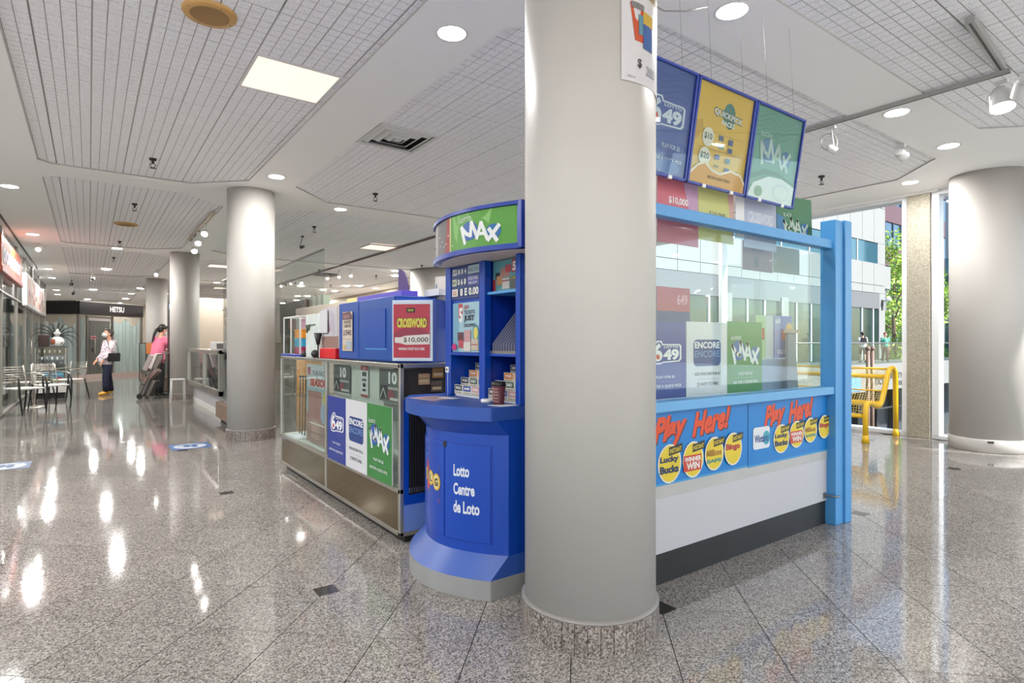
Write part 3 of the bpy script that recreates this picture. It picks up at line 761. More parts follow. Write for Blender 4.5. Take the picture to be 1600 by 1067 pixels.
# ---- blue ticket booth
SY0, SY1 = 2.33, 3.15
def outline(xe, bulge, y0, y1, xb, n=44):
    ym, hw = (y0 + y1) / 2, (y1 - y0) / 2
    pts = [(xb, y0)]
    for i in range(n + 1):
        y = y0 + (y1 - y0) * i / n; pts.append((xe - bulge * (1 - ((y - ym) / hw) ** 2), y))
    pts.append((xb, y1)); return pts
def loftp(mb, rings, mt, caps=True):
    n = len(rings[0][1]); vs = []
    for z, pl in rings:
        vs += [(p[0], p[1], z) for p in pl]
    fs = []
    for j in range(len(rings) - 1):
        for i in range(n):
            k = (i + 1) % n; fs.append((j * n + k, j * n + i, (j + 1) * n + i, (j + 1) * n + k))
    mb.add(vs, fs, mt)
    if caps: mb.add(vs[:n], [list(range(n))], mt); mb.add(vs[-n:], [list(reversed(range(n)))], mt)
    return mb
bt = thing('ticket_booth', 'bright blue lottery booth with a curved counter and a green MAX header', 'booth', (1.75, 2.72, 0))
oB = outline(1.565, .17, SY0, SY1, 2.15); oBody = outline(1.675, .19, SY0 + .004, SY1 - .02, 2.15)
loftp(MB(), [(0.001, oB), (.098, oB)], mat('worn_grey_kick', srgb('8a8987'), .45, var=.25)).build('kick_base', bt, .004)
loftp(MB(), [(.098, oB), (.196, oBody)], mat('scuffed_blue', srgb('2a4d98'), .4, var=.2)).build('base_slope', bt)
loftp(MB(), [(.196, oBody), (.79, oBody), (.868, outline(1.60, .18, SY0 + .002, SY1 - .02, 2.15))], M_blue).build('body', bt)
def bx_(y, xe=1.675, b=.19, y0=SY0 + .004, y1=SY1 - .02):
    ym, hw = (y0 + y1) / 2, (y1 - y0) / 2; return xe - b * (1 - ((y - ym) / hw) ** 2)
def curved(y0, y1, z0, z1, t, mt, n=10, fx=bx_):
    m = MB(); vs = []; fs = []
    for i in range(n + 1):
        y = y0 + (y1 - y0) * i / n; x = fx(y)
        vs += [(x - t, y, z0), (x - t, y, z1), (x + .002, y, z1), (x + .002, y, z0)]
    for i in range(n):
        b = i * 4
        for k in range(4): fs.append((b + k, b + (k + 1) % 4, b + 4 + (k + 1) % 4, b + 4 + k))
    fs += [(3, 2, 1, 0), tuple(n * 4 + k for k in range(4))]
    return m.add(vs, fs, mt)
curved(2.395, 2.99, .244, .738, .0015, M_bluedk).build('door_recess', bt)
door_r = curved(2.40, 2.638, .248, .733, .006, M_blue).build('door', bt, .002)
door_l = curved(2.650, 2.985, .248, .733, .006, M_blue).build('door', bt, .002)
MB().frustum((bx_(2.644) - .008, 2.644, .725), (bx_(2.644) + .004, 2.644, .725), .016, .016, M_black).build('lock', door_l)
def body_map(y1, z0, off=.0065): return lambda u, v, d: Vector((bx_(y1 - u) - off - d, y1 - u, z0 + v))
def decal(name, parent, F, w, h, elems):
    mb = MB(); sheet(mb, F, w, h, elems, 'ffffff', 1, 0, .0005)
    # keep only the printed shapes, not a backing sheet
    mb.f = mb.f[6:]; mb.mi = mb.mi[6:]; mb.sm = mb.sm[6:]
    return mb.build(name, parent)
decal('booth_lettering', door_r, body_map(2.580, .385), .165, .25, [('t', 'Lotto', 0, 74, 52, 98, 'f4f7ff', {'b': .03}), ('t', 'Centre', 0, 37, 68, 61, 'f4f7ff', {'b': .03}), ('t', 'de Loto', 0, 0, 82, 25, 'f4f7ff', {'b': .03})])['label'] = 'white lettering Lotto Centre de Loto'
decal('booth_emblem', door_l, body_map(2.86, .395), .185, .235, [('p', [(12, 100), (30, 70), (96, 96), (98, 50), (98, 0), (20, 26)], '4a4a9a'), ('p', [(14, 98), (46, 60), (96, 6), (18, 26)], 'e8502e'), ('e', 12, 62, 12, 15, 'f2c33a'), ('e', 48, 57, 18, 17, 'f2c33a'), ('e', 82, 52, 19, 19, 'f2c33a'),
       ('e', 12, 62, 8, 11, 'f8e7a6'), ('e', 48, 57, 13, 13, 'f8e7a6'), ('e', 82, 52, 14, 15, 'f8e7a6'), ('t', 'O', 6, 54, 18, 70, '4a2a1a'), ('t', 'L', 42, 49, 56, 66, '4a2a1a', {'b': .04}), ('t', 'G', 74, 43, 91, 61, '4a2a1a', {'b': .04})])['label'] = 'red and yellow OLG emblem'
oC = outline(1.568, .18, SY0, SY1 + .05, 2.15)
loftp(MB(), [(.868, oC), (.934, oC)], M_blue2).build('countertop', bt, .008)
# upper cabinet
UX, UB = 1.745, 2.10
m_ = MB(); m_.box(UB - .02, 2.34, .934, UB, 3.09, 1.70, M_bluedk); m_.build('back_board', bt)
for nme, y0, y1 in (('side_post', 3.03, 3.09), ('centre_post', 2.66, 2.715), ('side_post', 2.335, 2.375)):
    MB().box(UX, y0, .934, UX + .05 if nme == 'centre_post' else UB - .02, y1, 1.70, M_blue).build(nme, bt, .006)
MB().box(UX + .05, 2.672, .934, UB - .02, 2.703, 1.70, M_bluedk).build('divider', bt)
for y0, y1, z0, z1, x0 in ((2.715, 3.03, 1.175, 1.19, UX), (2.375, 2.66, 1.175, 1.19, UX + .03), (2.375, 2.66, 1.51, 1.525, UX + .02)):
    MB().box(x0, y0, z0, UB - .02, y1, z1, M_blue if z0 < 1.2 else M_frame).build('shelf', bt, .002)
MB().box(UX + .015, 2.715, 1.19, UX + .03, 3.03, 1.70, M_blue).build('front_board', bt)
# header
hx = lambda y: bx_(y, 1.66, .13, 2.20, 3.09)
oH = outline(1.665, .13, 2.20, 3.09, 2.12); oH2 = outline(1.68, .13, 2.21, 3.08, 2.12)
loftp(MB(), [(1.70, oH), (1.725, oH)], M_bluedk).build('header_base', bt, .004)
loftp(MB(), [(1.698, outline(1.70, .13, 2.23, 3.06, 2.10)), (1.7, outline(1.70, .13, 2.23, 3.06, 2.10))], mat('header_soffit', srgb('cfc4bb'), .5)).build('header_soffit', bt)
loftp(MB(), [(1.725, oH2), (1.91, oH2)], M_bluedk).build('header_box', bt)
loftp(MB(), [(1.91, oH), (1.928, oH)], M_bluedk).build('header_cap', bt, .004)
m_ = MB(); m_.box(1.652, 2.198, 1.70, 1.70, 2.235, 1.928, M_bluedk); m_.build('header_corner', bt, .004)
F = lambda u, v, d: Vector((bx_(3.075 - u, 1.68, .13, 2.21, 3.08) - .001 - d, 3.075 - u, 1.727 + v))
hb = MB(); sheet(hb, F, .845, .181, [('r', 0, 0, 44, 100, '6a6468'), ('r', 0, 0, 14, 100, '9a9590'), ('r', 16, 0, 22, 100, 'c5c0ba'), ('p', [(38, 0), (46, 0), (48, 100), (42, 100)], 'a03028'), ('r', 47, 0, 100, 100, '5aa436'), ('p', [(50, 100), (52, 40), (55, 20), (58, 100)], '7bbf52'),
     ('p', [(64, 100), (84, 100), (82, 60), (78, 75), (68, 78)], '8cc870'), ('r', 46.2, 0, 47.6, 100, 'e8e6a0')] + gmax(58, 12, 90, 86, 'LOTTO', 2.4), '5aa436', 24, .003)
ho = hb.build('header_sign', bt); ho['label'] = 'green curved MAX header sign'
m_ = MB()
for u, v in ((.25, .05), (.28, .07), (.31, .04), (.34, .05), (.37, .09), (.42, .03), (.23, .10)): m_.ball(F(u, v, .004), .004, M_white, 8, 6)
struct(m_.build('glitter_dots', bt), 'stuff')
# posters in the booth
card('jackpot_board', 'dark blue jackpot board with three rows of white numbers in the booth', 'sign', XF(UX + .013, 3.025, 1.50), .31, .195,
     [('r', 0, 0, 100, 100, '173a80'), ('r', 2, 72, 98, 94, '2a4a8c'), ('r', 4, 74, 20, 92, 'e8e8e4'), ('t', '649', 6, 77, 18, 89, '2a3f8a'), ('t', '8 8 4', 24, 75, 54, 91, 'f5f5f0', {'b': .04}), ('r', 60, 72, 98, 96, 'bcd0d6'), ('t', 'MILLION', 64, 78, 96, 88, '6f8aa0'),
      ('r', 4, 42, 20, 62, 'd9e2c4'), ('t', 'MAX', 6, 46, 18, 58, '1f5f3a'), ('t', '0 6 8', 24, 43, 54, 61, 'f5f5f0', {'b': .04}), ('r', 60, 38, 98, 66, '5a62b0'), ('t', 'GOLD BALL', 62, 54, 97, 63, 'e8e8f4'), ('t', 'MILLION', 64, 42, 92, 49, 'e8e8f4'),
      ('r', 4, 10, 26, 32, 'e8ded4'), ('t', 'DG', 8, 14, 20, 27, 'b0452a'), ('t', '8 E 0.00', 34, 10, 98, 32, 'f5f5f0', {'b': .04})], back='173a80')
card('ticket_poster', 'light blue NEW TICKETS JUST DROPPED poster on the left side of the booth', 'poster', XF(UX + .013, 3.01, 1.195), .29, .285,
     [('r', 0, 0, 100, 100, 'a9cfdc'), ('r', 0, 0, 24, 100, '7fb3cc'), ('r', 22, 70, 38, 98, 'c9444a'), ('t', '5', 24, 60, 38, 90, 'f3f1ee', {'b': .05}), ('t', 'NEW', 44, 86, 62, 94, 'c0504e'), ('t', 'TICKETS', 44, 76, 84, 84, '3b3f52'), ('t', 'JUST', 44, 60, 82, 74, '2e3244', {'b': .05}), ('t', 'DROPPED', 44, 50, 88, 57, '4b5064'),
      ('e', 88, 38, 11, 16, '3f8fa0'), ('e', 88, 38, 8, 12, 'e8dc6a'), ('r', 20, 22, 42, 40, '6a3f48'), ('r', 24, 8, 44, 24, 'c2505c'), ('r', 46, 20, 70, 44, 'd6a3a6'), ('r', 44, 2, 70, 20, 'e2dcd6'), ('r', 72, 4, 98, 26, 'cfc0b0'), ('r', 74, 14, 96, 16, 'b0404c'), ('e', 8, 10, 9, 7, 'd02c80')], back='a9cfdc')
card('ticket_poster', 'teal NEW TICKETS JUST DROPPED poster high on the right side of the booth', 'poster', XF(UX + .06, 2.655, 1.527), .30, .165,
     [('r', 0, 0, 100, 100, '5fa0a8'), ('r', 0, 0, 8, 40, 'c0302a'), ('r', 8, 40, 22, 62, '2a2a34'), ('r', 12, 20, 30, 50, 'c68a52'), ('r', 24, 44, 52, 74, 'b9877c'), ('r', 40, 58, 56, 82, 'c94a5c'), ('r', 30, 6, 52, 40, 'd8cfc8'), ('r', 30, 30, 52, 34, '8a3a38'), ('r', 55, 4, 76, 44, '5a5a58'), ('t', 'CASH', 57, 34, 74, 42, 'd8c84a'), ('r', 60, 56, 74, 96, 'b02a38'), ('t', '5', 62, 60, 73, 90, 'f3f1ee', {'b': .05}), ('t', 'NEW', 78, 84, 97, 95, 'd0404a'), ('t', 'TICKETS', 77, 70, 99, 80, '22303c'), ('t', 'JUST', 77, 56, 99, 68, '22303c', {'b': .05}), ('r', 78, 8, 99, 42, 'e03a30')], back='5fa0a8')
ds = thing('plastic_dividers', 'rack of clear grey plastic dividers on the right shelf of the booth', 'divider rack', (1.95, 2.5, 1.19))
pm1 = MB(Matrix(((0, 0, 1, 0), (1, 0, 0, 0), (0, 1, 0, 0), (0, 0, 0, 1)))); 
MB().box(UX + .035, 2.38, 1.19, UX + .045, 2.655, 1.205, M_steel).build('front_lip', ds)
M_div = mat('grey_acrylic', srgb('8d90a6'), .2); M_div2 = mat('clear_grey_acrylic', srgb('595c78'), .15)
for i in range(22):
    y = 2.385 + i * .0122; m1 = MB()
    m1.add([(UX + .045, y, 1.192), (UX + .045, y, 1.245), (UX + .20, y, 1.42), (UX + .30, y, 1.42), (UX + .30, y, 1.192), (UX + .045, y + .0025, 1.192), (UX + .045, y + .0025, 1.245), (UX + .20, y + .0025, 1.42), (UX + .30, y + .0025, 1.42), (UX + .30, y + .0025, 1.192)],
           [(0, 1, 2, 3, 4), (9, 8, 7, 6, 5), (0, 5, 6, 1), (1, 6, 7, 2), (2, 7, 8, 3), (3, 8, 9, 4), (4, 9, 5, 0)], M_div if i % 2 else M_div2)
    m1.build('divider', ds)
def slip_rack(y0, y1, label):
    t = thing('playslip_rack', label, 'slip rack', (1.86, (y0 + y1) / 2, .934))
    cols = ['e9e6e0', 'e9e6e0', 'f0e2d0', 'e4e6e2']; n = 3 if y1 - y0 > .25 else 3
    inks = [('2b2b30', '2f4fa0', 'd89aa0'), ('24262c', '3d5a48', '2f4fa0'), ('e8842a', 'e8b06a', 'e8842a'), ('24352e', '2b2b30', '24352e')]
    words = [('PICK3', '649', 'MAX'), ('PICK4', 'DAILY', 'KENO'), ('POKER', 'LOTTO', 'POKER'), ('KENO', 'PICK2', 'KENO')]
    MB().box(1.775, y0, .934, 1.96, y1, .945, M_white).build('rack_base', t)
    for r_ in range(4):
        x = 1.78 + r_ * .045; z = .945 + r_ * .042; s = .02 * (3 - r_)
        w_ = (y1 - y0) / n
        for c in range(n):
            ya = y1 - c * w_ - (.02 * (r_ > 1)) 
            if ya - w_ < y0 - .001: continue
            card('slip_card', None, None, XF(x, ya - .002, z), w_ - .004, .055, [('rr', 6, 38, 94, 96, 5, inks[r_][c]), ('t', words[r_][c], 18, 52, 82, 82, 'f2f0ea', {'b': .05}), ('r', 10, 8, 90, 28, 'b9b49c')], back=cols[r_], parent=t, thick=.012)
    return t
slip_rack(2.735, 3.02, 'stepped rack of lottery playslips in the left bay of the booth')
slip_rack(2.38, 2.655, 'stepped rack of lottery playslips in the right bay of the booth, behind the coffee cup')
cp = thing('paper_cup', 'dark maroon paper coffee cup with a black lid on the blue counter', 'cup', (1.695, 2.45, .934))
cC = (1.695, 2.45, .934)
cb_ = MB().lathe(cC, [(.027, 0), (.0285, .004), (.037, .098)], mat('maroon_paper', srgb('5a2a32'), .5), 28).build('cup_body', cp)
MB().lathe(cC, [(.0385, .096), (.0395, .102), (.036, .108), (.035, .116), (.026, .116)], M_black, 28).build('lid', cp)
m_ = MB()
for k in range(5):
    m_.tube([Vector(cC) + Vector(((.0305 + .0016 * k * 1.15) * math.cos(R(a)), (.0305 + .0016 * k * 1.15) * math.sin(R(a)), .02 + .016 * k + .004 * math.sin(R(a * 3)))) for a in range(175, 250, 15)], .0012, mat('cup_script', srgb('c9a9a0'), .5), 5)
m_.build('cup_script', cb_)
tg = thing('tag_stand', 'small white tag on a thin wire standing at the left of the booth counter', 'tag', (1.70, 2.98, .934))
MB().frustum((1.70, 2.98, .934), (1.70, 2.98, 1.08), .0015, .0015, M_white, 8).build('wire', tg)
m_ = MB(); m_.box(1.694, 2.965, 1.075, 1.70, 2.997, 1.108, M_white); m_.box(1.6925, 2.974, 1.085, 1.6938, 2.988, 1.098, M_dark); m_.build('tag', tg)
def paper(pts, z, mt, label, cat='paper', name='paper'):
    tag(MB().prism(pts, z, z + .0012, mt).build(name), label, cat)
paper([(1.47, 3.02), (1.50, 2.78), (1.66, 2.84), (1.66, 3.05)], .9345, mat('pink_leaf', srgb('b9a0a8'), .25), 'pinkish leaflet lying at the left of the booth counter', 'leaflet', 'leaflet')
paper([(1.60, 2.92), (1.63, 2.80), (1.69, 2.82), (1.66, 2.95)], .9362, M_white, 'white slip on top of the pinkish leaflet on the booth counter')
paper([(1.62, 2.44), (1.64, 2.345), (1.76, 2.345), (1.72, 2.40)], .9345, M_white, 'white papers under the coffee cup at the right edge of the booth counter')
m_ = MB(); m_.lathe((1.70, 2.57, .934), [(.028, 0), (.03, .004), (.03, .014), (.026, .018)], M_white, 20); tag(m_.build('round_puck'), 'small round white puck beside the coffee cup', 'puck')
card('white_notice', 'white notice board hanging behind the left side of the booth', 'sign', flatmap((1.93, 3.55, 1.34), (.30, -.95, 0), (0, 0, 1)), .16, .36, [('r', 0, 0, 100, 100, 'e6ddd8'), ('r', 5, 40, 12, 86, '7a90b0')], back='e6ddd8')

# ---- near counter of the kiosk
kc = thing('kiosk_counter', 'light blue framed kiosk counter with white lower panel and glass, right of the front column', 'counter', (3.2, 2.2, 0))
KX0, KX1, KY = 2.06, 4.12, 1.98
m_ = MB(); m_.box(KX1 - .0, 1.915, 0, KX1 + .105, 2.02, 2.09, M_frame); m_.build('post', kc, .004)
m_ = MB(); m_.box(KX1 + .108, 1.90, 0, KX1 + .20, 2.02, 2.095, M_frame); m_.build('post', kc, .004)
MB().box(KX0, 1.935, 1.892, KX1 + .10, 2.0, 1.952, M_frame).build('top_rail', kc, .004)
MB().box(KX0, 1.9, 1.96, KX1 - .02, 1.934, 1.952, M_frame)
MB().box(KX0, 1.925, .896, KX1 + .10, 2.03, .948, mat('pale_blue_rail', srgb('5c98c6'), .4, var=.06)).build('counter_rail', kc, .004)
MB().box(KX0, KY, .447, KX1, KY + .02, .896, M_whitelam).build('upper_panel', kc)
MB().box(KX0, KY - .006, .447, KX1, KY, .522, mat('grey_trim', srgb('a7a6a2'), .35, var=.12)).build('metal_strip', kc)
MB().box(KX0, KY - .004, .162, KX1, KY + .02, .447, M_whitelam).build('lower_panel', kc, .002)
MB().box(KX0, KY + .005, 0, KX1, KY + .10, .162, M_black).build('toe_kick', kc)
MB().box(KX0 + .1, KY + .02, .86, KX1 + .19, 2.55, .895, M_whitelam).build('worktop', kc)
MB().box(KX1 + .12, 2.02, 0, KX1 + .19, 2.9, .86, M_whitelam).build('side_panel', kc)
MB().box(KX0, 2.0, .948, KX1, 2.006, 1.892, M_glass).build('glass_pane', kc)
MB().box(KX1 + .13, 2.03, .90, KX1 + .136, 2.9, 1.89, M_glass).build('side_glass', kc)
m_ = MB(); m_.tube([(KX1 - .03, KY - .01, .20), (KX1 + .0, 1.90, .20), (KX1 + .03, 1.905, .20)], .006, M_steel); m_.box(KX1 - .05, KY - .012, .18, KX1 - .02, KY - .004, .22, M_steel); m_.build('latch', kc)

def blob(cx, cy, s, lines, cols, sq=False):
    k_ = 1.45 * s; s = s * .93
    e = [('e', cx, cy, 6.2 * k_, 23 * s, 'f4f1e6'), ('e', cx, cy, 5.6 * k_, 21 * s, 'f2d636'), ('p', [(cx - .5 * k_, cy + 9 * s), (cx + 6.8 * k_, cy + 12 * s), (cx + 6.8 * k_, cy + 22 * s), (cx - .5 * k_, cy + 19 * s)], '2a2312'), ('t', 'INSTANT', cx, cy + 11.5 * s, cx + 6.2 * k_, cy + 17 * s, 'f2d636', {'b': .02, 'tilt': 2})]
    if sq: e.append(('r', cx - 5.8 * k_, cy - 14 * s, cx + 4.6 * k_, cy + 6 * s, cols[0])); cols = ['f6eee6', 'f6eee6']
    for k, (t_, dy, hh) in enumerate(lines):
        x0, x1 = (cx - 5.2 * k_, cx + 4.6 * k_) if len(t_) > 3 else (cx - 4.2 * k_, cx + 3.6 * k_)
        e.append(('t', t_, x0, cy + dy * s, x1, cy + (dy + hh) * s, cols[k % len(cols)], {'b': .05}))
    return e
def banner(wds, x0, wintario=False):
    e = [('r', 0, 0, 100, 100, '1087d8'), ('r', 0, 0, 100, 3, '4aa5e0')]
    e += wds
    return e
B1 = [('t', 'Play', 0, 45, 33, 89, '5a2030', {'b': .05, 's': .35, 'tilt': 6}), ('t', 'Here!', 38, 56, 80, 92, '5a2030', {'b': .05, 's': .35, 'tilt': 8}), ('t', 'Play', -.8, 47, 32, 91, 'f0511f', {'b': .05, 's': .35, 'tilt': 6}), ('t', 'Here!', 37, 58, 79, 94, 'f0511f', {'b': .05, 's': .35, 'tilt': 8})]
def shiftx(e, f, o):
    r = []
    for k in e:
        k = list(k)
        if k[0] in ('t',): k[2] = k[2] * f + o; k[4] = k[4] * f + o
        elif k[0] == 'r': k[1] = k[1] * f + o; k[3] = k[3] * f + o
        elif k[0] == 'e': k[1] = k[1] * f + o; k[3] = k[3] * f
        elif k[0] == 'p': k[1] = [(a * f + o, b) for a, b in k[1]]
        r.append(tuple(k))
    return r
el = banner(B1, 0) + blob(15, 28, 1.25, [('Lucky', 0, 9), ('Bucks', -11, 9)], ['20345c', '20345c']) + blob(38, 28, 1.2, [('WINNER', -2, 6), ('WIN', -12, 9)], ['d8442e', 'd8442e'], True) + blob(60, 31, 1.15, [('Millions', -3, 9), ('SAFE', -12, 5)], ['b8862a', '4c9a8a']) + blob(81, 33, 1.15, [('Bingo', -3, 11)], ['c03a3a'])
el = [x for x in el]
b1x0, b1x1 = 2.32, 3.158
card('play_here_banner', 'blue Play Here! banner on the kiosk counter, beside the front column', 'banner', YF(b1x0, KY - .0065, .512), b1x1 - b1x0, .383, el, back='1087d8', thick=.0015)
B2 = shiftx(B1, .78, 18)
el2 = banner(B2, 0) + [('rr', 5, 26, 24, 60, 2, 'eef2f6'), ('e', 20, 42, 4.2, 11, '49aabf'), ('t', 'Wintario', 6.5, 36, 22.5, 48, '1f4a96', {'b': .03})] + \
    blob(38, 36, 1.1, [('Lucky', 0, 9), ('Bucks', -11, 9)], ['20345c', '20345c']) + blob(57, 39, 1.05, [('WINNER', -2, 6), ('WIN', -12, 9)], ['d8442e', 'd8442e'], True) + blob(75, 42, 1.0, [('Millions', -3, 9), ('SAFE', -12, 5)], ['b8862a', '4c9a8a']) + blob(94, 44, .95, [('Bingo', -3, 11)], ['c03a3a'])
card('play_here_banner', 'blue Play Here! banner on the kiosk counter, beside the right post', 'banner', YF(3.165, KY - .0065, .505), .95, .388, el2, back='1087d8', thick=.0015)
# signs standing behind the glass
card('lottery_sign', 'dark blue 649 sign behind the kiosk glass next to the front column', 'sign', YF(2.375, 2.10, .94), .37, .425, p649(), back='2b3f9e', edge=M_white)
card('lottery_sign', 'white ENCORE sign behind the kiosk glass', 'sign', YF(2.75, 2.10, .94), .385, .43, pencore(), back='e9e8ec', edge=M_white)
card('lottery_sign', 'green MAX sign behind the kiosk glass', 'sign', YF(3.14, 2.10, .94), .38, .44, pmax(), back='3f8f45', edge=M_white)
jt = thing('jackpot_stand', 'jackpot display behind the kiosk glass near the right post, showing red digits', 'display', (4.06, 2.36, .895))
MB().box(3.84, 2.30, .895, 4.28, 2.44, 1.13, mat('slate_box', srgb('7f93ab'), .4, var=.08)).build('slate_base', jt, .004)
card('green_face', 'pale green face with red digits', None, YF(3.80, 2.31, 1.135), .22, .31, [('r', 0, 0, 100, 100, 'b9d6a4'), ('r', 55, 0, 100, 100, 'd5dfe0'), ('r', 6, 44, 46, 70, 'b02420'), ('t', '18', 14, 47, 38, 67, 'ff5a48', {'b': .04}), ('r', 6, 8, 30, 28, 'b02420'), ('t', '0', 12, 11, 24, 25, 'ff5a48', {'b': .04})], back='b9d6a4', parent=jt)
card('blue_face', 'blue face with a gold ball and red digits', None, YF(4.022, 2.305, 1.135), .245, .31, [('r', 0, 0, 100, 100, '4f6cc8'), ('r', 0, 0, 32, 100, '9fa6dc'), ('e', 84, 55, 24, 30, 'eab260'), ('r', 40, 42, 76, 68, 'b02420'), ('t', '18', 48, 45, 68, 65, 'ff5a48', {'b': .04}), ('t', '649', 6, 80, 34, 94, 'f0f2ff', {'b': .04}), ('t', 'GOLD BALL', 16, 10, 84, 20, 'f0f2ff', {'b': .04})], back='4f6cc8', parent=jt)
eg = thing('easel_board', 'dark narrow easel behind the glass, touching the right post', 'easel', (4.2, 2.3, .895))
MB().prism([(4.10, 2.22), (4.245, 2.22), (4.245, 2.30), (4.10, 2.30)], .895, .905, M_dark).build('foot', eg)
m_ = MB(); m_.add([(4.09, 2.24, .905), (4.245, 2.24, .905), (4.235, 2.26, 1.32), (4.14, 2.26, 1.32), (4.09, 2.26, .905), (4.245, 2.26, .905), (4.235, 2.28, 1.32), (4.14, 2.28, 1.32)], [(0, 1, 2, 3), (7, 6, 5, 4), (0, 3, 7, 4), (1, 5, 6, 2), (3, 2, 6, 7), (0, 4, 5, 1)], mat('smoky_board', srgb('5a6878'), .35, var=.2)); m_.build('board', eg)
MB().box(4.12, 2.236, 1.32, 4.245, 2.284, 1.345, mat('tan_lip', srgb('a9988a'), .5)).build('top_lip', eg)
card('lottery_sign', 'tall red and navy sign at the back of the kiosk, above the front 649 sign', 'sign', YF(2.97, 2.50, .895), .34, .72, [('r', 0, 0, 100, 78, '3a3a78'), ('r', 0, 78, 100, 100, 'b04450'), ('t', '649', 60, 84, 92, 94, 'd8a0a8')], back='3a3a78')
# hanging cards above the rail, colours paled for the glare on them
card('prize_card', 'red $10,000 card paled with painted glare, behind the top rail, nearest the front column', 'card', YF(2.50, 2.10, 1.80), .355, .375, [('r', 0, 0, 100, 100, 'd8707e'), ('p', [(60, 100), (100, 100), (100, 40), (84, 20), (74, 60)], 'c8a0c0'), ('t', '$10,000', 26, 58, 74, 70, 'f6eef0', {'b': .03}), ('r', 0, 0, 100, 40, 'c8687a')], back='d8707e')
card('prize_card', 'yellow green $10,000 card behind the top rail', 'card', YF(2.86, 2.10, 1.85), .345, .34, [('r', 0, 0, 100, 100, 'cfd080'), ('p', [(80, 100), (100, 100), (100, 0), (92, 30)], 'd8a8a0'), ('t', '$10,000', 28, 42, 76, 52, '6f7a6a', {'b': .02})], back='cfd080')
card('white_tag', 'white tag between the yellow green card and the lilac card', 'tag', YF(3.215, 2.09, 1.90), .09, .30, [('p', [(0, 60), (0, 90), (40, 100), (100, 92), (100, 60)], 'f2f1f0')], back='f0efee')
card('prize_card', 'lilac crossword card behind the top rail', 'card', YF(3.32, 2.10, 1.85), .37, .335, [('r', 0, 0, 100, 100, 'b9c0d6'), ('t', 'CROSSWORD', 12, 48, 90, 70, 'd9dee8', {'b': .05})], back='b9c0d6')
card('lottery_sign', 'green MAX card sticking up above the top rail at its right end', 'sign', flatmap((3.70, 2.10, 1.93), (1, 0, .06), (-.06, 0, 1)), .46, .30, [('r', 0, 0, 100, 100, '2f7a45'), ('p', [(0, 20), (30, 10), (24, 50), (0, 60)], '2878b0')] + gmax(14, 12, 88, 62, 'to', 5, '2f7a45', 'c9dccb'), back='2f7a45', thick=.006)
card('brown_card', 'brown card hanging below the top rail', 'card', flatmap((3.40, 2.16, 1.72), (1, 0, 0), (0, 0, 1)), .35, .19, [('r', 0, 0, 100, 100, '7f5a52'), ('t', 'WINNER', 30, 64, 70, 84, '4a2f30'), ('r', 36, 12, 52, 52, '5f3f44')], back='7f5a52')
card('olive_card', 'olive card hanging below the top rail, right of the brown card', 'card', flatmap((3.76, 2.16, 1.73), (1, 0, 0), (0, 0, 1)), .34, .18, [('r', 0, 0, 100, 100, '7a7550')], back='7a7550')

# ---- three tilted sign boards hanging over the counter
def board(x0, label, elems, back):
    t = thing('hanging_sign', label, 'sign', (x0 + .27, 1.96, 2.11))
    U = Vector((1, 0, 0)); V = Vector((0, -.085, .545)).normalized(); F = flatmap((x0, 1.985, 2.112), U, V); H_ = .555; w_ = .538
    T = Matrix(((1, 0, 0, x0), (0, V.y, 0, 1.985), (0, V.z, 0, 2.112), (0, 0, 0, 1)))
    N = U.cross(V)
    T = Matrix(((U.x, V.x, N.x, x0), (U.y, V.y, N.y, 1.985), (U.z, V.z, N.z, 2.112), (0, 0, 0, 1)))
    m = MB(T)
    for a in ((0, 0, w_, .014), (0, H_ - .014, w_, H_), (0, 0, .016, H_), (w_ - .016, 0, w_, H_)): m.box(a[0], a[1], -.02, a[2], a[3], .008, M_bluedk)
    m.build('frame', t, .002)
    m = MB(T); m.box(.01, .01, -.018, w_ - .01, H_ - .01, -.010, M_dark); m.build('back_plate', t)
    Fi = flatmap(T @ Vector((.016, .014, -.010)), U, V)
    o = card('printed_face', None, None, Fi, w_ - .032, H_ - .028, elems, back=back, parent=t, thick=.003)
    m = MB(T); m.box(.013, .012, .0015, w_ - .013, H_ - .012, .0030, M_glass); m.build('clear_cover', t)
    m = MB(T)
    for u in (.14, w_ - .14): m.box(u - .014, -.006, .004, u + .014, .012, .014, M_white)
    m.build('clip', t)
    for u in (.12, w_ - .12):
        p = T @ Vector((u, H_, -.01)); MB().frustum(p, (p.x, p.y + .03, CZ), .0006, .0006, M_dark, 6).build('wire', t)
    return t
waves = lambda c: [('l', [(x, y0 + 4 * math.sin(x * .09 + y0)) for x in range(4, 98, 6)], .8, c) for y0 in (70, 76, 82, 88, 94)]
board(2.055, 'blue 649 hanging sign board, partly hidden by the front column', [('r', 0, 0, 100, 100, '3a55a8')] + waves('2c4390') + g649(30, 42, 92, 72, '3a55a8', 'dfe4f4') + [('t', 'PLAY FOR $3', 60, 24, 88, 29, 'c8d2f0'), ('t', 'ASK FOR A QUICK PICK', 40, 12, 94, 16, 'c8d2f0'), ('e', 72, 7, 20, 7, '5d80c8')], '3a55a8')
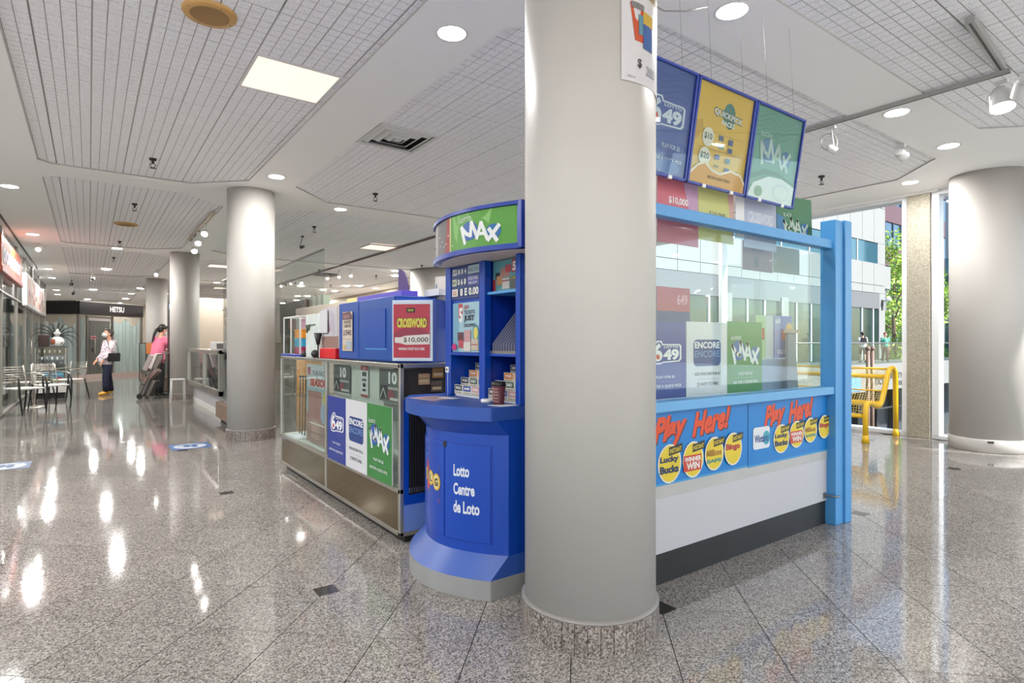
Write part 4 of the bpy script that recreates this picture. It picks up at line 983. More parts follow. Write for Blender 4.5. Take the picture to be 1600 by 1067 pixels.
qp = [('r', 0, 0, 100, 100, 'f0bd38'), ('p', [(0, 40), (8, 44), (16, 54), (14, 64), (0, 60)], 'dca528'), ('e', 58, 76, 11, 12, '3f7a70'), ('e', 60, 70, 9, 8, '2f6a58'), ('t', 'QUICKPICK', 30, 71, 84, 80, '3a4a4a', {'b': .08, 'tilt': -3}), ('t', 'QUICKPICK', 31, 72, 83, 79, 'f4f2ea', {'b': .03, 'tilt': -3}), ('t', 'PACKS', 46, 64, 70, 69, 'f4f2ea', {'b': .04}),
      ('r', 10, 54, 90, 54.4, 'b08a30'), ('e', 25, 48, 10, 9.5, 'f4ecd8'), ('t', '$10', 18, 45, 32, 52, '3f4f58', {'b': .03}), ('r', 44, 48, 52, 53, '34508a'), ('r', 44, 40, 54, 45, '8ab0a8'), ('r', 62, 46, 70, 52, '34508a'), ('r', 62, 38, 70, 43, '34508a'), ('r', 10, 36.5, 90, 37, 'b08a30'),
      ('e', 22, 28, 10, 9, 'f4ecd8'), ('t', '$20', 14, 25, 30, 32, '3f4f58', {'b': .03}), ('r', 40, 28, 48, 33, '3f60a0'), ('r', 60, 27, 68, 32, '4f90a0'), ('r', 40, 20, 48, 22, '8a7a40'), ('r', 60, 18, 68, 22, '3f60a0'), ('r', 76, 18, 84, 21, '8a7a40'),
      ('p', [(0, 0), (100, 0), (100, 10), (90, 18), (72, 20), (52, 14), (36, 16), (24, 22), (12, 18), (0, 8)], 'd89a28'), ('l', [(0, 8), (12, 18), (24, 22), (36, 16), (52, 14), (72, 20), (90, 18), (100, 10)], 2.2, 'f6efdc'), ('t', 'ASK FOR A PACK TODAY', 30, 7, 72, 10, '5a4418')]
board(2.60, 'yellow QUICKPICK hanging sign board, middle of the three', qp, 'f0bd38')
mx = [('r', 0, 0, 100, 100, '5f9f8c')] + [('l', [(x, y0 + 4 * math.sin(x * .11 + y0)) for x in range(4, 98, 6)], .8, '4a8676') for y0 in (74, 80, 86, 92)] + gmax(12, 38, 84, 74, 'lotto', 5, '4f7fae', 'c6dad6') + [('p', [(0, 24), (30, 34), (60, 34), (100, 26), (100, 20), (60, 30), (30, 28), (0, 18)], '3f7f6c'), ('p', [(0, 0), (100, 0), (100, 22), (70, 28), (40, 27), (10, 16)], 'e6ecf0'), ('e', 70, 12, 20, 10, 'd2dce4'), ('e', 72, 12, 16, 8, 'e6ecf0'), ('e', 22, 8, 9, 6, '6f9a80')]
board(3.148, 'green MAX hanging sign board, farthest from the column', mx, '5f9f8c')

# ---- poster curling round the front column
Fc = lambda u, v, d: Vector((*W(.346 + (.290 + d) * math.sin(R(18) + u / .290), 2.60 - (.290 + d) * math.cos(R(18) + u / .290)).xy, 2.30 + v))
card('column_poster', 'white prize poster with a tan top band curled round the front column', 'poster', Fc, .33, .50,
     [('r', 0, 0, 100, 100, 'e3e0e2'), ('r', 0, 73, 100, 84, 'b39258'), ('t', 'MILLIONS IN PRIZES', 6, 79.5, 90, 83, '3f3018', {'b': .03}), ('t', 'MILLIONS EN PRIX', 6, 75, 84, 78.5, '3f3018', {'b': .03}), ('p', [(12, 64), (36, 64), (36, 34), (20, 34)], 'd4572e'), ('r', 14, 60, 36, 65, '8a8584'), ('r', 26, 40, 38, 56, '5f93a8'), ('r', 34, 50, 56, 60, 'd8b23a'), ('r', 34, 30, 54, 50, '3f66a8'), ('t', '$', 24, 12, 31, 20, '2c2c34', {'b': .02}), ('t', '200', 40, 9, 62, 17, 'b5b5c0'), ('t', 'OLG.CA', 8, 3, 20, 4.5, '8a8a90')], back='e3e0e2', nx=24, thick=.0012)

# ================================================================== CEILING FITTINGS
def ceil_pt(px_, py_, z=CZ):
    yd = F_ * (1.25 - z) / (py_ - 535); return W((px_ - 800) / F_ * yd, yd, z)
def lamp_light(name, loc, size, power, color=(1, .985, .965), shape='DISK', sy=None, parent=None):
    l = bpy.data.lights.new(name, 'AREA'); l.shape = shape; l.size = size; l.energy = power; l.color = color
    if sy: l.size_y = sy
    o = bpy.data.objects.new(name, l); COL.objects.link(o)
    if parent: o.parent = parent; o.location = Vector(loc) - parent.location
    else: o.location = loc
    return o
def downlight(x, y, label, group=None, r=.082, power=None):
    t = thing('ceiling_light', label, 'ceiling light', (x, y, CZ), 0, group)
    MB().lathe((x, y, CZ), [(r + .014, -.001), (r + .012, -.006), (r, -.004), (r, .0)], M_white, 28, caps=False).build('trim_ring', t)
    MB().lathe((x, y, CZ), [(.001, -.004), (r, -.004)], M_lamp, 28, caps=False).build('lens', t)
    lamp_light('lamp', (x, y, CZ - .012), r * 2, power or LAMP, parent=t)
    return t
near = [((706, 52), 'large round downlight in the plaster band at the top centre', .088), ((432, 276), 'round downlight in the plaster band above the second column', .088), ((532, 327), 'round downlight right of the second column, in the cross band', .085),
        ((1144, 17), 'large round downlight at the top, right of the front column', .088), ((1482, 228), 'round downlight left above the wide right column', .088), ((1422, 285), 'round downlight in the band beside the window header', .085),
        ((15, 291), 'large downlight at the left edge of the frame, nearest of the left row', .09), ((51, 366), 'second downlight of the left row', .09), ((10, 388), 'downlight above the orange sign', .09), ((183, 388), 'downlight between the first and second left tile fields', .09),
        ((75, 420), 'third downlight of the left row, before a pair', .09), ((81, 434), 'downlight just beyond the third one of the left row', .09), ((35, 418), 'small downlight inside the left shop, left of the row', .06), ((166, 421), 'downlight in the narrow band before the black fascia, left of its middle', .09)]
for (px_, py_), lb, r_ in near:
    p = ceil_pt(px_, py_); downlight(p.x, p.y, lb, None, r_, LAMP * (1.0 if p.y < 9.5 else 2.0))
ORD = ['leftmost', 'second from left', 'third from left', 'fourth from left', 'fifth from left', 'sixth from left', 'seventh from left', 'eighth from left', 'ninth from left', 'tenth from left', 'eleventh from left', 'rightmost']
for k, (px_, py_) in enumerate(((88, 453), (90, 460), (137, 468), (146, 453), (187, 474), (196, 467), (205, 459), (220, 451))):
    p = ceil_pt(px_, py_); downlight(p.x, min(p.y, 35), (ORD[k] if k < 7 else 'rightmost') + ' of the small downlights above and beyond the black fascia', 'downlights beyond the black fascia', .1, LAMP * 2)
for k, (px_, py_) in enumerate(((465, 463), (470, 447), (481, 463), (505, 453), (509, 467), (523, 455), (541, 447), (561, 447), (586, 450), (617, 423), (618, 431), (652, 425))):
    p = ceil_pt(px_, py_); downlight(min(p.x, 8.6), min(p.y, 35), ORD[k] + ' of the small far downlights seen above the blue cabinets', 'downlights in the far ceiling above the display case', .1, LAMP * 2)
# lamps added behind and beside the view to bounce light onto the ceiling
for x, y in ((1.86, -2.2), (5.6, 2.1), (8.2, -2.2), (-.8, 5.6), (-.8, 1.6), (4.6, -3.6), (-4.5, 4), (-4.5, 10), (-5, -2), (5.4, 8.5), (8.2, 6.4), (3.4, 21.2), (-2.6, 0), (-2.6, 6.5), (-2.6, 11), (-3.2, 15), (-3.2, 20), (-1, -2.5), (-2.5, -4.5),
             (6.4, -2), (8.2, -4.5), (2, -4.5), (3.4, 14.8), (7.2, 8.4), (6, 27.3), (2.5, 27.3), (7.5, 12)):
    far = y > 8
    downlight(x, y, 'round downlight added to fill the hall with bounce light', 'added fill downlights', .09, LAMP * (2.2 if far else (1.3 if y < 2 and x > -2 else 2.8)) if abs(x - 5.6) > .01 and (x, y) not in ((5.4, 8.5), (8.2, 6.4), (7.2, 8.4)) else LAMP)
def light_panel(x, y, label, w_=MOD, col=(1, .9, .78), pw=55, name='ceiling_light_panel'):
    t = thing(name, label, 'ceiling light', (x + w_ / 2, y + w_ / 2, CZ), 0)
    m = MB(); e = .018
    for a in ((x, y, x + w_, y + e), (x, y + w_ - e, x + w_, y + w_), (x, y + e, x + e, y + w_ - e), (x + w_ - e, y + e, x + w_, y + w_ - e)): m.box(a[0], a[1], CT - .006, a[2], a[3], CT + .02, M_white)
    m.build('frame', t)
    MB().add([(x + e, y + e, CT), (x + w_ - e, y + e, CT), (x + w_ - e, y + w_ - e, CT), (x + e, y + w_ - e, CT)], [(3, 2, 1, 0)], M_panel).build('diffuser', t)
for x, y, lb in PANELS: light_panel(x, y, lb)
for (px_, py_), lb in (((345, 417), 'square light panel between the second and third columns'), ((348, 451), 'farther square light panel between the second and third columns')):
    p = ceil_pt(px_, py_); light_panel(p.x - .3, p.y - .3, lb, .6, pw=40)
# ---- air vents
def vent(x, y, label, dark=True, ww=MOD):
    t = thing('air_vent', label, 'vent', (x + ww / 2, y + ww / 2, CZ))
    m = MB(); e = .03
    for a in ((x, y, x + ww, y + e), (x, y + ww - e, x + ww, y + ww), (x, y + e, x + e, y + ww - e), (x + ww - e, y + e, x + ww, y + ww - e)): m.box(a[0], a[1], CT - .01, a[2], a[3], CT + .004, M_steelv)
    m.build('frame', t)
    m = MB(); m.box(x + e, y + e, CT + .026, x + ww - e, y + ww - e, CT + .030, M_black); m.build('duct', t)
    cx, cy = x + ww / 2, y + ww / 2
    for k, (ra, rb_, za, zb) in enumerate(((.275, .215, .012, -.012), (.185, .135, .012, -.014), (.105, .055, .012, -.016))):
        m = MB(); vs = []
        for rr, z in ((ra, za), (rb_ + .008, zb), (rb_, zb), (ra - .008, za)):
            s = ww / MOD
            for sx, sy in ((-1, -1), (1, -1), (1, 1), (-1, 1)): vs.append((cx + sx * rr * s, cy + sy * rr * s, CT + z))
        fs = [(j * 4 + i, j * 4 + (i + 1) % 4, (j + 1) * 4 + (i + 1) % 4, (j + 1) * 4 + i) for j in range(3) for i in range(4)]
        m.add(vs, fs, M_steelv); m.build('louvre', t)
    MB().box(cx - .04, cy - .04, CT - .012, cx + .04, cy + .04, CT - .008, M_steelv).build('centre_plate', t)
    return t
M_steelv = mat('vent_grey', srgb('d2d2d0'), .5)
vent(2.135, 4.955, 'square louvred air vent in the ceiling left of the front column')
for (x, y), lb in zip(((5.9, 10.3), (5.3, 16.6)), ('dark air vent in the ceiling above the angled crossword cabinet', 'dark air vent high above the acrylic rack')):
    m = MB(); m.box(x, y, CZ - .012, x + .62, y + .62, CZ - .004, M_dark)
    for k in range(6): m.box(x + .04, y + .06 + k * .09, CZ - .03, x + .58, y + .075 + k * .09, CZ - .012, M_steel)
    tag(m.build('air_vent'), lb, 'vent')
# ---- tan loudspeaker discs
def speaker(px_, py_, label, r=.15):
    p = ceil_pt(px_, py_); t = thing('ceiling_speaker', label, 'speaker', (p.x, p.y, CZ))
    M_tan = mat('tan_speaker', srgb('c79b5c'), .45)
    MB().lathe((p.x, p.y, CZ), [(r, .016), (r, .004), (r - .006, -.004), (r * .72, -.006)], M_tan, 40, caps=False).build('rim', t)
    MB().lathe((p.x, p.y, CZ), [(r * .72, -.006), (r * .66, -.002), (.002, -.001)], mat('tan_grille', srgb('9c7a4c'), .7), 40, caps=False).build('grille', t)
    m = MB()
    for a in (20, 110, 200, 290): m.ball((p.x + r * .85 * math.cos(R(a)), p.y + r * .85 * math.sin(R(a)), CZ - .006), .004, M_steel, 8, 6)
    m.build('screws', t)
speaker(328, 24, 'round tan loudspeaker in the ceiling at the top left')
speaker(197, 351, 'round tan loudspeaker in the second tile field on the left', .17)
p = ceil_pt(225, 284); tag(MB().lathe((p.x, p.y, CZ), [(.16, .0), (.155, -.006), (.14, -.008), (.135, -.004), (.001, -.004)], M_gyp, 36, caps=False).build('ceiling_hatch'), 'round white hatch in the plaster band between the two left tile fields', 'hatch')
# ---- sprinklers
def sprinkler(x, y, label, group=None):
    t = thing('sprinkler', label, 'sprinkler', (x, y, CZ), 0, group)
    MB().frustum((x, y, CZ + .02), (x, y, CZ - .04), .016, .012, M_spr, 12).build('stem', t)
    m = MB(); m.tube([(x - .003, y, CZ - .03), (x - .028, y, CZ - .055), (x - .005, y, CZ - .085)], .004, M_spr, 6); m.tube([(x + .003, y, CZ - .03), (x + .028, y, CZ - .055), (x + .005, y, CZ - .085)], .004, M_spr, 6); m.build('frame_arms', t)
    MB().lathe((x, y, CZ - .092), [(.03, .004), (.032, .006), (.006, .008)], M_spr, 14).build('deflector', t)
    MB().lathe((x, y, CZ), [(.036, .016), (.034, -.004), (.014, -.006)], M_spr, 20, caps=False).build('escutcheon', t)
    return t
M_spr = mat('sprinkler_metal', srgb('3c3836'), .4, .5)
s0 = sprinkler(.56, 7.37, 'black sprinkler head in the nearest left tile field')
for x, y, lb in ((.53, 9.92, 'black sprinkler head in the second left tile field'), (3.09, 7.35, 'black sprinkler head in the big tile field, left of the front column'), (3.12, 10.05, 'black sprinkler head right of the second column, past the cross band'), (.49, 13.76, 'black sprinkler head above the lit downlight between the left tile fields'),
                  (7.07, 3.45, 'small sprinkler head in the tiles right of the green hanging sign'), (.47, 16.44, 'black sprinkler head in the third left tile field'), (5.08, 15.92, 'black sprinkler head above the three white spotlights'), (6.88, 16.31, 'sprinkler head above the violet quarter-round card'), (6.91, 13.45, 'sprinkler head in front of the beige drum column'), (6.77, 19.98, 'small sprinkler head far above the printed sheet')):
    dup(s0, (x, y, CZ), 0, lb)
# ---- tracks and spotlights
def track(a, b, z, label, mt, wd=.035, hh=.03, name='light_track'):
    a = Vector((a[0], a[1], z)); b = Vector((b[0], b[1], z)); d = (b - a).normalized(); n = Vector((-d.y, d.x, 0)) * wd / 2
    m = MB(); m.add([a + n, a - n, b - n, b + n] + [p + Vector((0, 0, hh)) for p in (a + n, a - n, b - n, b + n)], [(3, 2, 1, 0), (4, 5, 6, 7), (0, 1, 5, 4), (1, 2, 6, 5), (2, 3, 7, 6), (3, 0, 4, 7)], mt)
    n2 = n * .3; m.add([a + n2 - Vector((0, 0, .001)), a - n2 - Vector((0, 0, .001)), b - n2 - Vector((0, 0, .001)), b + n2 - Vector((0, 0, .001))], [(3, 2, 1, 0)], M_dark)
    return tag(m.build(name), label, 'track')
M_track = mat('track_grey', srgb('a3a29f'), .4, .4)
track((5.36, 1.28), (5.36, 2.98), CZ - .03, 'grey lighting track crossing the plaster band at the right', M_track)
track((4.30, 1.22), (5.22, 1.30), CZ - .045, 'grey metal tube track running into the tiles at the upper right', M_track, .05, .045)
track((5.21, 9.2), (5.21, 20.6), CZ - .02, 'long dark ceiling track running to the far end above the blue cabinets', mat('brown_track', srgb('6a5c56'), .5), .04, .03)
track((1.52, 9.75), (1.56, 12.6), CZ - .04, 'beige lighting track beside the second left tile field', mat('beige_track', srgb('b9ab98'), .5), .06, .04)
track((-1.11, 11.8), (-1.11, 20), CZ - .01, 'thin dark channel in the ceiling above the left shop front', M_dark, .03, .02, 'ceiling_channel')
def spot(p, aim, label, body=M_white, r=.05, L=.12, lit=True, drop=.10, group=None, cat='spotlight', name='spotlight', power=0):
    p = Vector(p); t = thing(name, label, cat, tuple(p), 0, group)
    a = Vector(aim).normalized(); c = p - Vector((0, 0, drop))
    MB().box(p.x - .02, p.y - .04, p.z - .025, p.x + .02, p.y + .04, p.z, body).build('adapter', t, .003)
    m = MB(); s = a.cross(Vector((0, 0, 1))).normalized() if abs(a.z) < .99 else Vector((1, 0, 0))
    m.tube([p - Vector((0, 0, .02)), c + s * (r + .012) + Vector((0, 0, .03)), c + s * (r + .012)], .006, body, 6); m.build('bracket', t)
    m = MB(); m.frustum(c - a * L * .5, c - a * L * .15, r * .45, r * .95, body, 20); m.frustum(c - a * L * .15, c + a * L * .5, r * .95, r, body, 20, False); m.build('head', t)
    m = MB(); m.frustum(c + a * L * .44, c + a * L * .46, r * .93, r * .93, M_lamp if lit else M_dark, 20); m.build('lens', t)
    return t
spot((5.47, 1.36, CZ - .03), (-.25, -.15, -1), 'large lit cylindrical spotlight at the right end of the grey track', M_white, .075, .17, True, .13)
spot((5.36, 1.20, CZ - .03), (.5, .3, -.6), 'grey spotlight cut by the right edge of the frame', M_white, .07, .16, False, .12)
spot((5.40, 2.55, CZ - .03), (.55, -.5, -.5), 'small ring-mounted spotlight hanging from the middle of the grey track', M_white, .035, .09, False, .20)
m = MB(); c0 = Vector((5.38, 2.56, CZ - .17)); 
m.tube([c0 + Vector((math.cos(R(a)) * .07 * CA * 0 + math.cos(R(a)) * .075 * SA, -math.cos(R(a)) * .075 * CA, math.sin(R(a)) * .075)) for a in range(0, 360, 20)], .004, M_steel, 6, True)
tag(m.build('lamp_ring'), 'thin metal ring around the small spotlight on the grey track', 'ring')
spot((5.36, 2.93, CZ - .03), (-.5, -.1, -.8), 'white bent spotlight at the left end of the grey track, beside the green sign', M_white, .03, .12, False, .17)
spot((6.55, 2.42, CZ), (.8, -.2, -.3), 'white wall camera on the plaster band beside the round downlight', M_white, .05, .12, False, .09, None, 'camera', 'security_camera')
spot((2.55, 2.26, CZ), (.1, -.3, -1), 'white spotlight stub with a cable near the top of the front column', M_white, .03, .08, False, .05)
m = MB(); m.tube([(2.60, 2.24, CZ - .02), (2.68, 2.20, CZ - .06), (2.80, 2.14, CZ - .05), (2.92, 2.08, CZ - .01)], .004, M_steel, 6); tag(m.build('cable'), 'thin grey cable looping along the ceiling to the top right downlight', 'cable')
for k, (x, y, dz) in enumerate(((1.545, 10.7, .12), (1.55, 11.5, .16), (1.56, 12.1, .22))):
    spot((x, y, CZ - .04), (-.3 + .2 * k, -.8, -.7), ('nearest of the three lit spotlights on the beige track', 'middle one of the three lit spotlights on the beige track', 'farthest of the three lit spotlights on the beige track')[k], M_white, .05, .13, True, dz)
for k, (x, y) in enumerate(((5.4, 16.2), (5.55, 15.7), (5.7, 15.2))):
    spot((x, y, CZ), (-.3, -.6, -.7), ('left', 'middle', 'right')[k] + ' one of the three white spotlights hanging in the middle of the far ceiling', M_white, .04, .14, True, .14)
for k, (x, y) in enumerate(((5.75, 10.3), (5.95, 10.15))):
    spot((x, y, CZ), (-.3, -.9, -.5), ('left', 'right')[k] + ' one of two white spotlights left of the green curved header', M_white, .035, .15, False, .14)
spot((3.2, 11.0, CZ), (-.5, -.6, -.25), 'dark security camera on a thin drop rod right of the second column', M_dark, .03, .14, False, .20, None, 'camera', 'security_camera')
for k, (px_, py_, dz, lb) in enumerate(((112, 446, .12, 'black spotlight in front of the black fascia'), (146, 432, .2, 'white hanging spotlight in the third left tile field'), (115, 462, .1, 'small black spotlight just above the black fascia'), (62, 388, .1, 'lit spotlight on a small spreader beside the left row'), (245, 430, .1, 'lit spotlight in front of the farthest column'))):
    p = ceil_pt(px_, py_ - 8); spot((p.x, p.y, CZ), (-.3, -.9, -.5), lb, M_black if k in (0, 2) else M_white, .045, .16, k in (3, 4), dz)
for k, (px_, py_) in enumerate(((440, 440), (447, 438), (455, 436), (462, 435))):
    p = ceil_pt(px_, py_); spot((p.x, p.y, CZ), (-.4, -.6, -.6), ORD[k] + ' small pale spotlight in the row of four right of the second column', M_white, .035, .12, k % 2 == 0, .12, 'pale spotlights right of the second column')

# ================================================================== LEFT AND FAR SIDE OF THE HALL
# ---- closed shop with the black fascia
P0, P1, P2 = W(-16.2, 20.0).xy, W(-14.9, 20.0).xy, W(-14.42, 22.7).xy
sf = thing('shop_front', 'closed shop front with a black fascia, plastic sheets behind its glass', 'shop front', (P1.x, P1.y, 0))
def wallT(a, b):
    U = (b - a).normalized(); N = Vector((U.y, -U.x))       # N points to the viewer's side
    return Matrix(((U.x, -N.x, 0, a.x), (U.y, -N.y, 0, a.y), (0, 0, 1, 0), (0, 0, 0, 1))), (b - a).length
T1, L1 = wallT(P0, P1); T2, L2 = wallT(P1, P2)
M_fas = mat('black_fascia', srgb('1f1a1b'), .4); M_sheet = mat('plastic_sheet', srgb('c3c8c6'), .35, var=.1); M_sheet2 = mat('grey_sheet', srgb('77746f'), .4, var=.12)
for T_, L_ in ((T1, L1), (T2, L2)):
    MB(T_).box(0, -.06, 2.23, L_, .10, 2.67, M_fas).build('fascia', sf, .004); fas_ = bpy.data.objects[[k for k in WM if k.startswith('fascia')][-1]]
    m = MB(T_); m.box(0, -.07, 2.67, L_, .10, 2.695, M_chrome); m.box(0, -.02, 2.2, L_, .05, 2.23, M_chrome); m.build('fascia_trim', sf)
    MB(T_).box(0, -.03, 0, L_, .05, .13, mat('pinkish_skirting', srgb('b3a097'), .5)).build('skirting', sf)
F = flatmap(T2 @ Vector((1.22, -.062, 2.36)), (T2 @ Vector((1, 0, 0)) - T2 @ Vector((0, 0, 0))), (0, 0, 1))
decal('fascia_lettering', fas_, F, .62, .20, [('t', 'HETSU', 0, 0, 100, 100, 'f2efe8', {'b': .03})])['label'] = 'white lettering HETSU'
def hanging(T_, x0, x1, z0, z1, mt, name, parent, y=.08, amp=.03, dip=.12):
    m = MB(T_); n = 40; k = 8; vs = []
    for j in range(k + 1):
        for i in range(n + 1):
            u = i / n; x = x0 + (x1 - x0) * u; zt = z1 - dip * abs(math.sin(u * math.pi * 2)) * (1 if u < .5 else 1.4)
            z = z0 + (zt - z0) * j / k; vs.append((x, y + amp * math.sin(u * 23 + j * .5) * (1 - .3 * j / k) + amp * .6 * math.sin(u * 51), z))
    m.add(vs, [(j * (n + 1) + i, j * (n + 1) + i + 1, (j + 1) * (n + 1) + i + 1, (j + 1) * (n + 1) + i) for j in range(k) for i in range(n)], mt, True)
    return m.build(name, parent)
hanging(T1, .0, L1, .13, 2.18, M_sheet, 'plastic_sheet', sf, dip=.3)
hanging(T2, .1, L2 * .12, .13, 2.18, M_sheet, 'plastic_sheet', sf)
hanging(T2, L2 * .52, L2 - .02, .13, 2.15, mat('bright_sheet', srgb('cfdad8'), .35, var=.08), 'plastic_sheet', sf, dip=.2)
hanging(T2, L2 * .13, L2 * .5, .13, 2.02, M_sheet2, 'grey_sheet', sf, dip=0, amp=.012)
MB(T2).box(L2 * .17, .06, 2.02, L2 * .5, .07, 2.18, mat('pink_strip', srgb('cbbab6'), .5)).build('transom', sf)
for T_, L_, xs in ((T1, L1, (0, .97 * L1)), (T2, L2, (.0, .12 * L2, .5 * L2, L2 - .03))):
    for x in xs: MB(T_).box(x, -.02, 0, x + .045, .05, 2.23, M_steel).build('mullion', sf)
    MB(T_).box(0, .0, .13, L_, .008, 2.2, M_glassd).build('glass_pane', sf)
m = MB(T2); m.tube([(.60, -.03, .85), (.60, -.07, .88), (.60, -.07, 1.35), (.60, -.03, 1.38)], .014, M_chrome); m.build('door_handle', sf)
MB(T2).box(.52, -.04, .92, .56, -.02, 1.05, M_black).build('lock', sf)
card('red_sticker', 'small red sticker', None, flatmap(T2 @ Vector((.47, -.012, 1.36)), (T2 @ Vector((1, 0, 0)) - T2 @ Vector((0, 0, 0))), (0, 0, 1)), .22, .12, [('r', 10, 30, 90, 70, 'a02030')], back='c9a0a0', parent=sf)

# ---- left shop front along X = -1.2
ls = thing('shop_front', 'glass shop front along the left edge with an orange sign above', 'shop front', (-1.2, 17, 0))
for y in (9.0, 11.4, 13.0, 15.6, 17.6, 19.6, 22.2, 25.3): MB().box(-1.24, y, 0, -1.18, y + .05, CZ - .005, M_steel).build('mullion', ls, .003)
for a, b in ((9.05, 11.4), (11.45, 13.0), (13.05, 15.6), (15.65, 17.6), (17.65, 19.6), (19.65, 22.2), (22.25, 25.3)): MB().box(-1.216, a, .04, -1.206, b, CZ - .005, M_glassd).build('glass_pane', ls)
MB().box(-1.24, 9.0, 0, -1.17, 25.3, .04, M_steel).build('sill', ls)
MB().box(-1.235, 9.0, 2.10, -1.175, 25.3, 2.13, M_steel).build('transom', ls)
m = MB(); m.tube([(-1.16, 17.75, .95), (-1.10, 17.75, .98), (-1.10, 17.75, 1.28), (-1.16, 17.75, 1.31)], .018, M_chrome); m.build('door_handle', ls)
og = thing('orange_sign', 'orange shop sign with violet lettering at the left edge of the frame', 'sign', (-1.15, 14, 2.36))
MB().box(-1.17, 12.0, 2.38, -1.10, 15.45, 2.96, mat('orange_board', srgb('a8481e'), .45)).build('board', og, .03, 4)
MB().box(-1.172, 12.0, 2.36, -1.085, 15.47, 2.47, mat('dark_orange', srgb('8c2c14'), .4)).build('lower_lip', og, .02, 3)
decal('sign_lettering', og, flatmap((-1.098, 12.2, 2.53), (0, 1, 0), (0, 0, 1)), 2.9, .26, [('t', 'ooooooo', 0, 0, 100, 100, '6a5a9a', {'b': .12}), ('t', 'ooooooo', 0, 0, 100, 100, 'e8dfe8', {'b': .04})])['label'] = 'violet and white lettering'
pl_ = [('r', 0, 0, 100, 100, 'e6d9cf')] + [('r', 3 + 12 * k, 8, 13 + 12 * k, 92, c) for k, c in enumerate(('d98a6a', 'e9cdbd', 'c96a62', 'efe4da', 'd9a58e', 'b8605e', 'e9d9cc', 'c98a7a'))] + [('r', 5 + 12 * k, 30, 11 + 12 * k, 50, c) for k, c in enumerate(('8a3a3a', 'd0625a', 'f2e6da', 'b0504e', 'efe0d2', 'f0e2d2', '9a4a44', 'efe2d6'))]
mb_ = thing('menu_board', 'long lit board of red and cream posters above the left shop glass', 'sign', (-1.12, 19.3, 2.05))
MB().box(-1.17, 16.4, 2.05, -1.08, 22.2, 2.76, M_white).build('case', mb_, .01)
card('poster_strip', None, None, flatmap((-1.079, 16.45, 2.09), (0, 1, 0), (0, 0, 1)), 5.7, .63, pl_, back='e6d9cf', parent=mb_)
tb = thing('fridge', 'tall teal lit drinks fridge inside the left shop', 'fridge', (-1.9, 16.5, 0))
MB().box(-2.35, 16.6, 0, -1.50, 17.2, 2.5, M_white).build('cabinet', tb, .01)
MB().box(-2.30, 16.58, .95, -1.55, 16.60, 2.2, mat('teal_inside', srgb('7fb3b5'), .3, var=.25)).build('door', tb, .004)
MB().box(-2.30, 16.58, 2.24, -1.55, 16.60, 2.46, mat('pale_lit', srgb('bfe0d8'), .4)).build('light_box', tb)
for k, z in enumerate((1.0, 1.3, 1.6, 1.9)): MB().box(-2.28, 16.57, z, -1.57, 16.578, z + .012, M_white).build('shelf_edge', tb)
m = MB(); m.ball((-1.85, 16.50, 1.52), (.05, .04, .06), mat('green_toy', srgb('c9c23a'), .5)); m.ball((-1.85, 16.50, 1.42), (.06, .04, .06), mat('orange_toy', srgb('d0703a'), .5)); m.box(-1.91, 16.46, 1.58, -1.79, 16.54, 1.61, M_black); tag(m.build('hanging_toy'), 'small green and orange toy in front of the teal fridge', 'toy')
dk = thing('dark_shelf', 'tall dark shelf right of the teal fridge in the left shop', 'shelf', (-1.5, 17.5, 0))
MB().box(-1.72, 17.55, 0, -1.32, 17.9, 2.3, mat('dark_teal', srgb('22302f'), .35)).build('carcass', dk, .006)
for z in (.6, 1.0, 1.35, 1.7): MB().box(-1.70, 17.50, z, -1.34, 17.55, z + .02, M_steel).build('shelf', dk)
m = MB()
for k in range(9): m.ball((-1.66 + .035 * k, 17.47, 1.40 + .02 * (k % 3)), (.02, .02, .035), M_white if k % 2 else M_steel, 10, 8)
o = m.build('trinkets', dk); struct(o, 'stuff')
wm = thing('white_machine', 'white machine with a round top behind the chairs at the left', 'machine', (-1.55, 15.0, 0))
MB().box(-1.85, 15.2, 0, -1.42, 15.6, .62, mat('machine_grey', srgb('b9bab5'), .4)).build('base', wm, .01)
MB().box(-1.80, 15.2, .62, -1.45, 15.55, .98, M_white).build('body', wm, .04, 3)
m = MB(); m.lathe((-1.58, 15.35, .98), [(.10, 0), (.12, .03), (.11, .10), (.05, .14)], M_white, 20); m.build('round_top', wm)
bw = thing('shop_counter', 'grey back counter with glassware inside the left shop', 'counter', (-2.6, 14.5, 0))
MB().box(-3.0, 13.4, 0, -2.2, 16.0, .95, mat('counter_grey', srgb('6f6d69'), .5)).build('body', bw, .01)
MB().box(-3.05, 13.35, .95, -2.15, 16.05, .99, M_steel).build('worktop', bw, .005)
m = MB()
for k in range(14): m.lathe((-2.4 - .3 * (k % 2), 13.6 + .16 * k, .99), [(.04, 0), (.045, .12), (.03, .2)], M_glassd, 10)
struct(m.build('glassware', bw), 'stuff')
m = MB(); m.box(-5.0, 9.0, 0, -4.8, 26, CZ, mat('shop_wall', srgb('8f8a82'), .7)); m.box(-4.8, 8.8, 0, -1.25, 9.0, CZ, mat('shop_wall', srgb('8f8a82'), .7)); struct(m.build('wall_shop'))
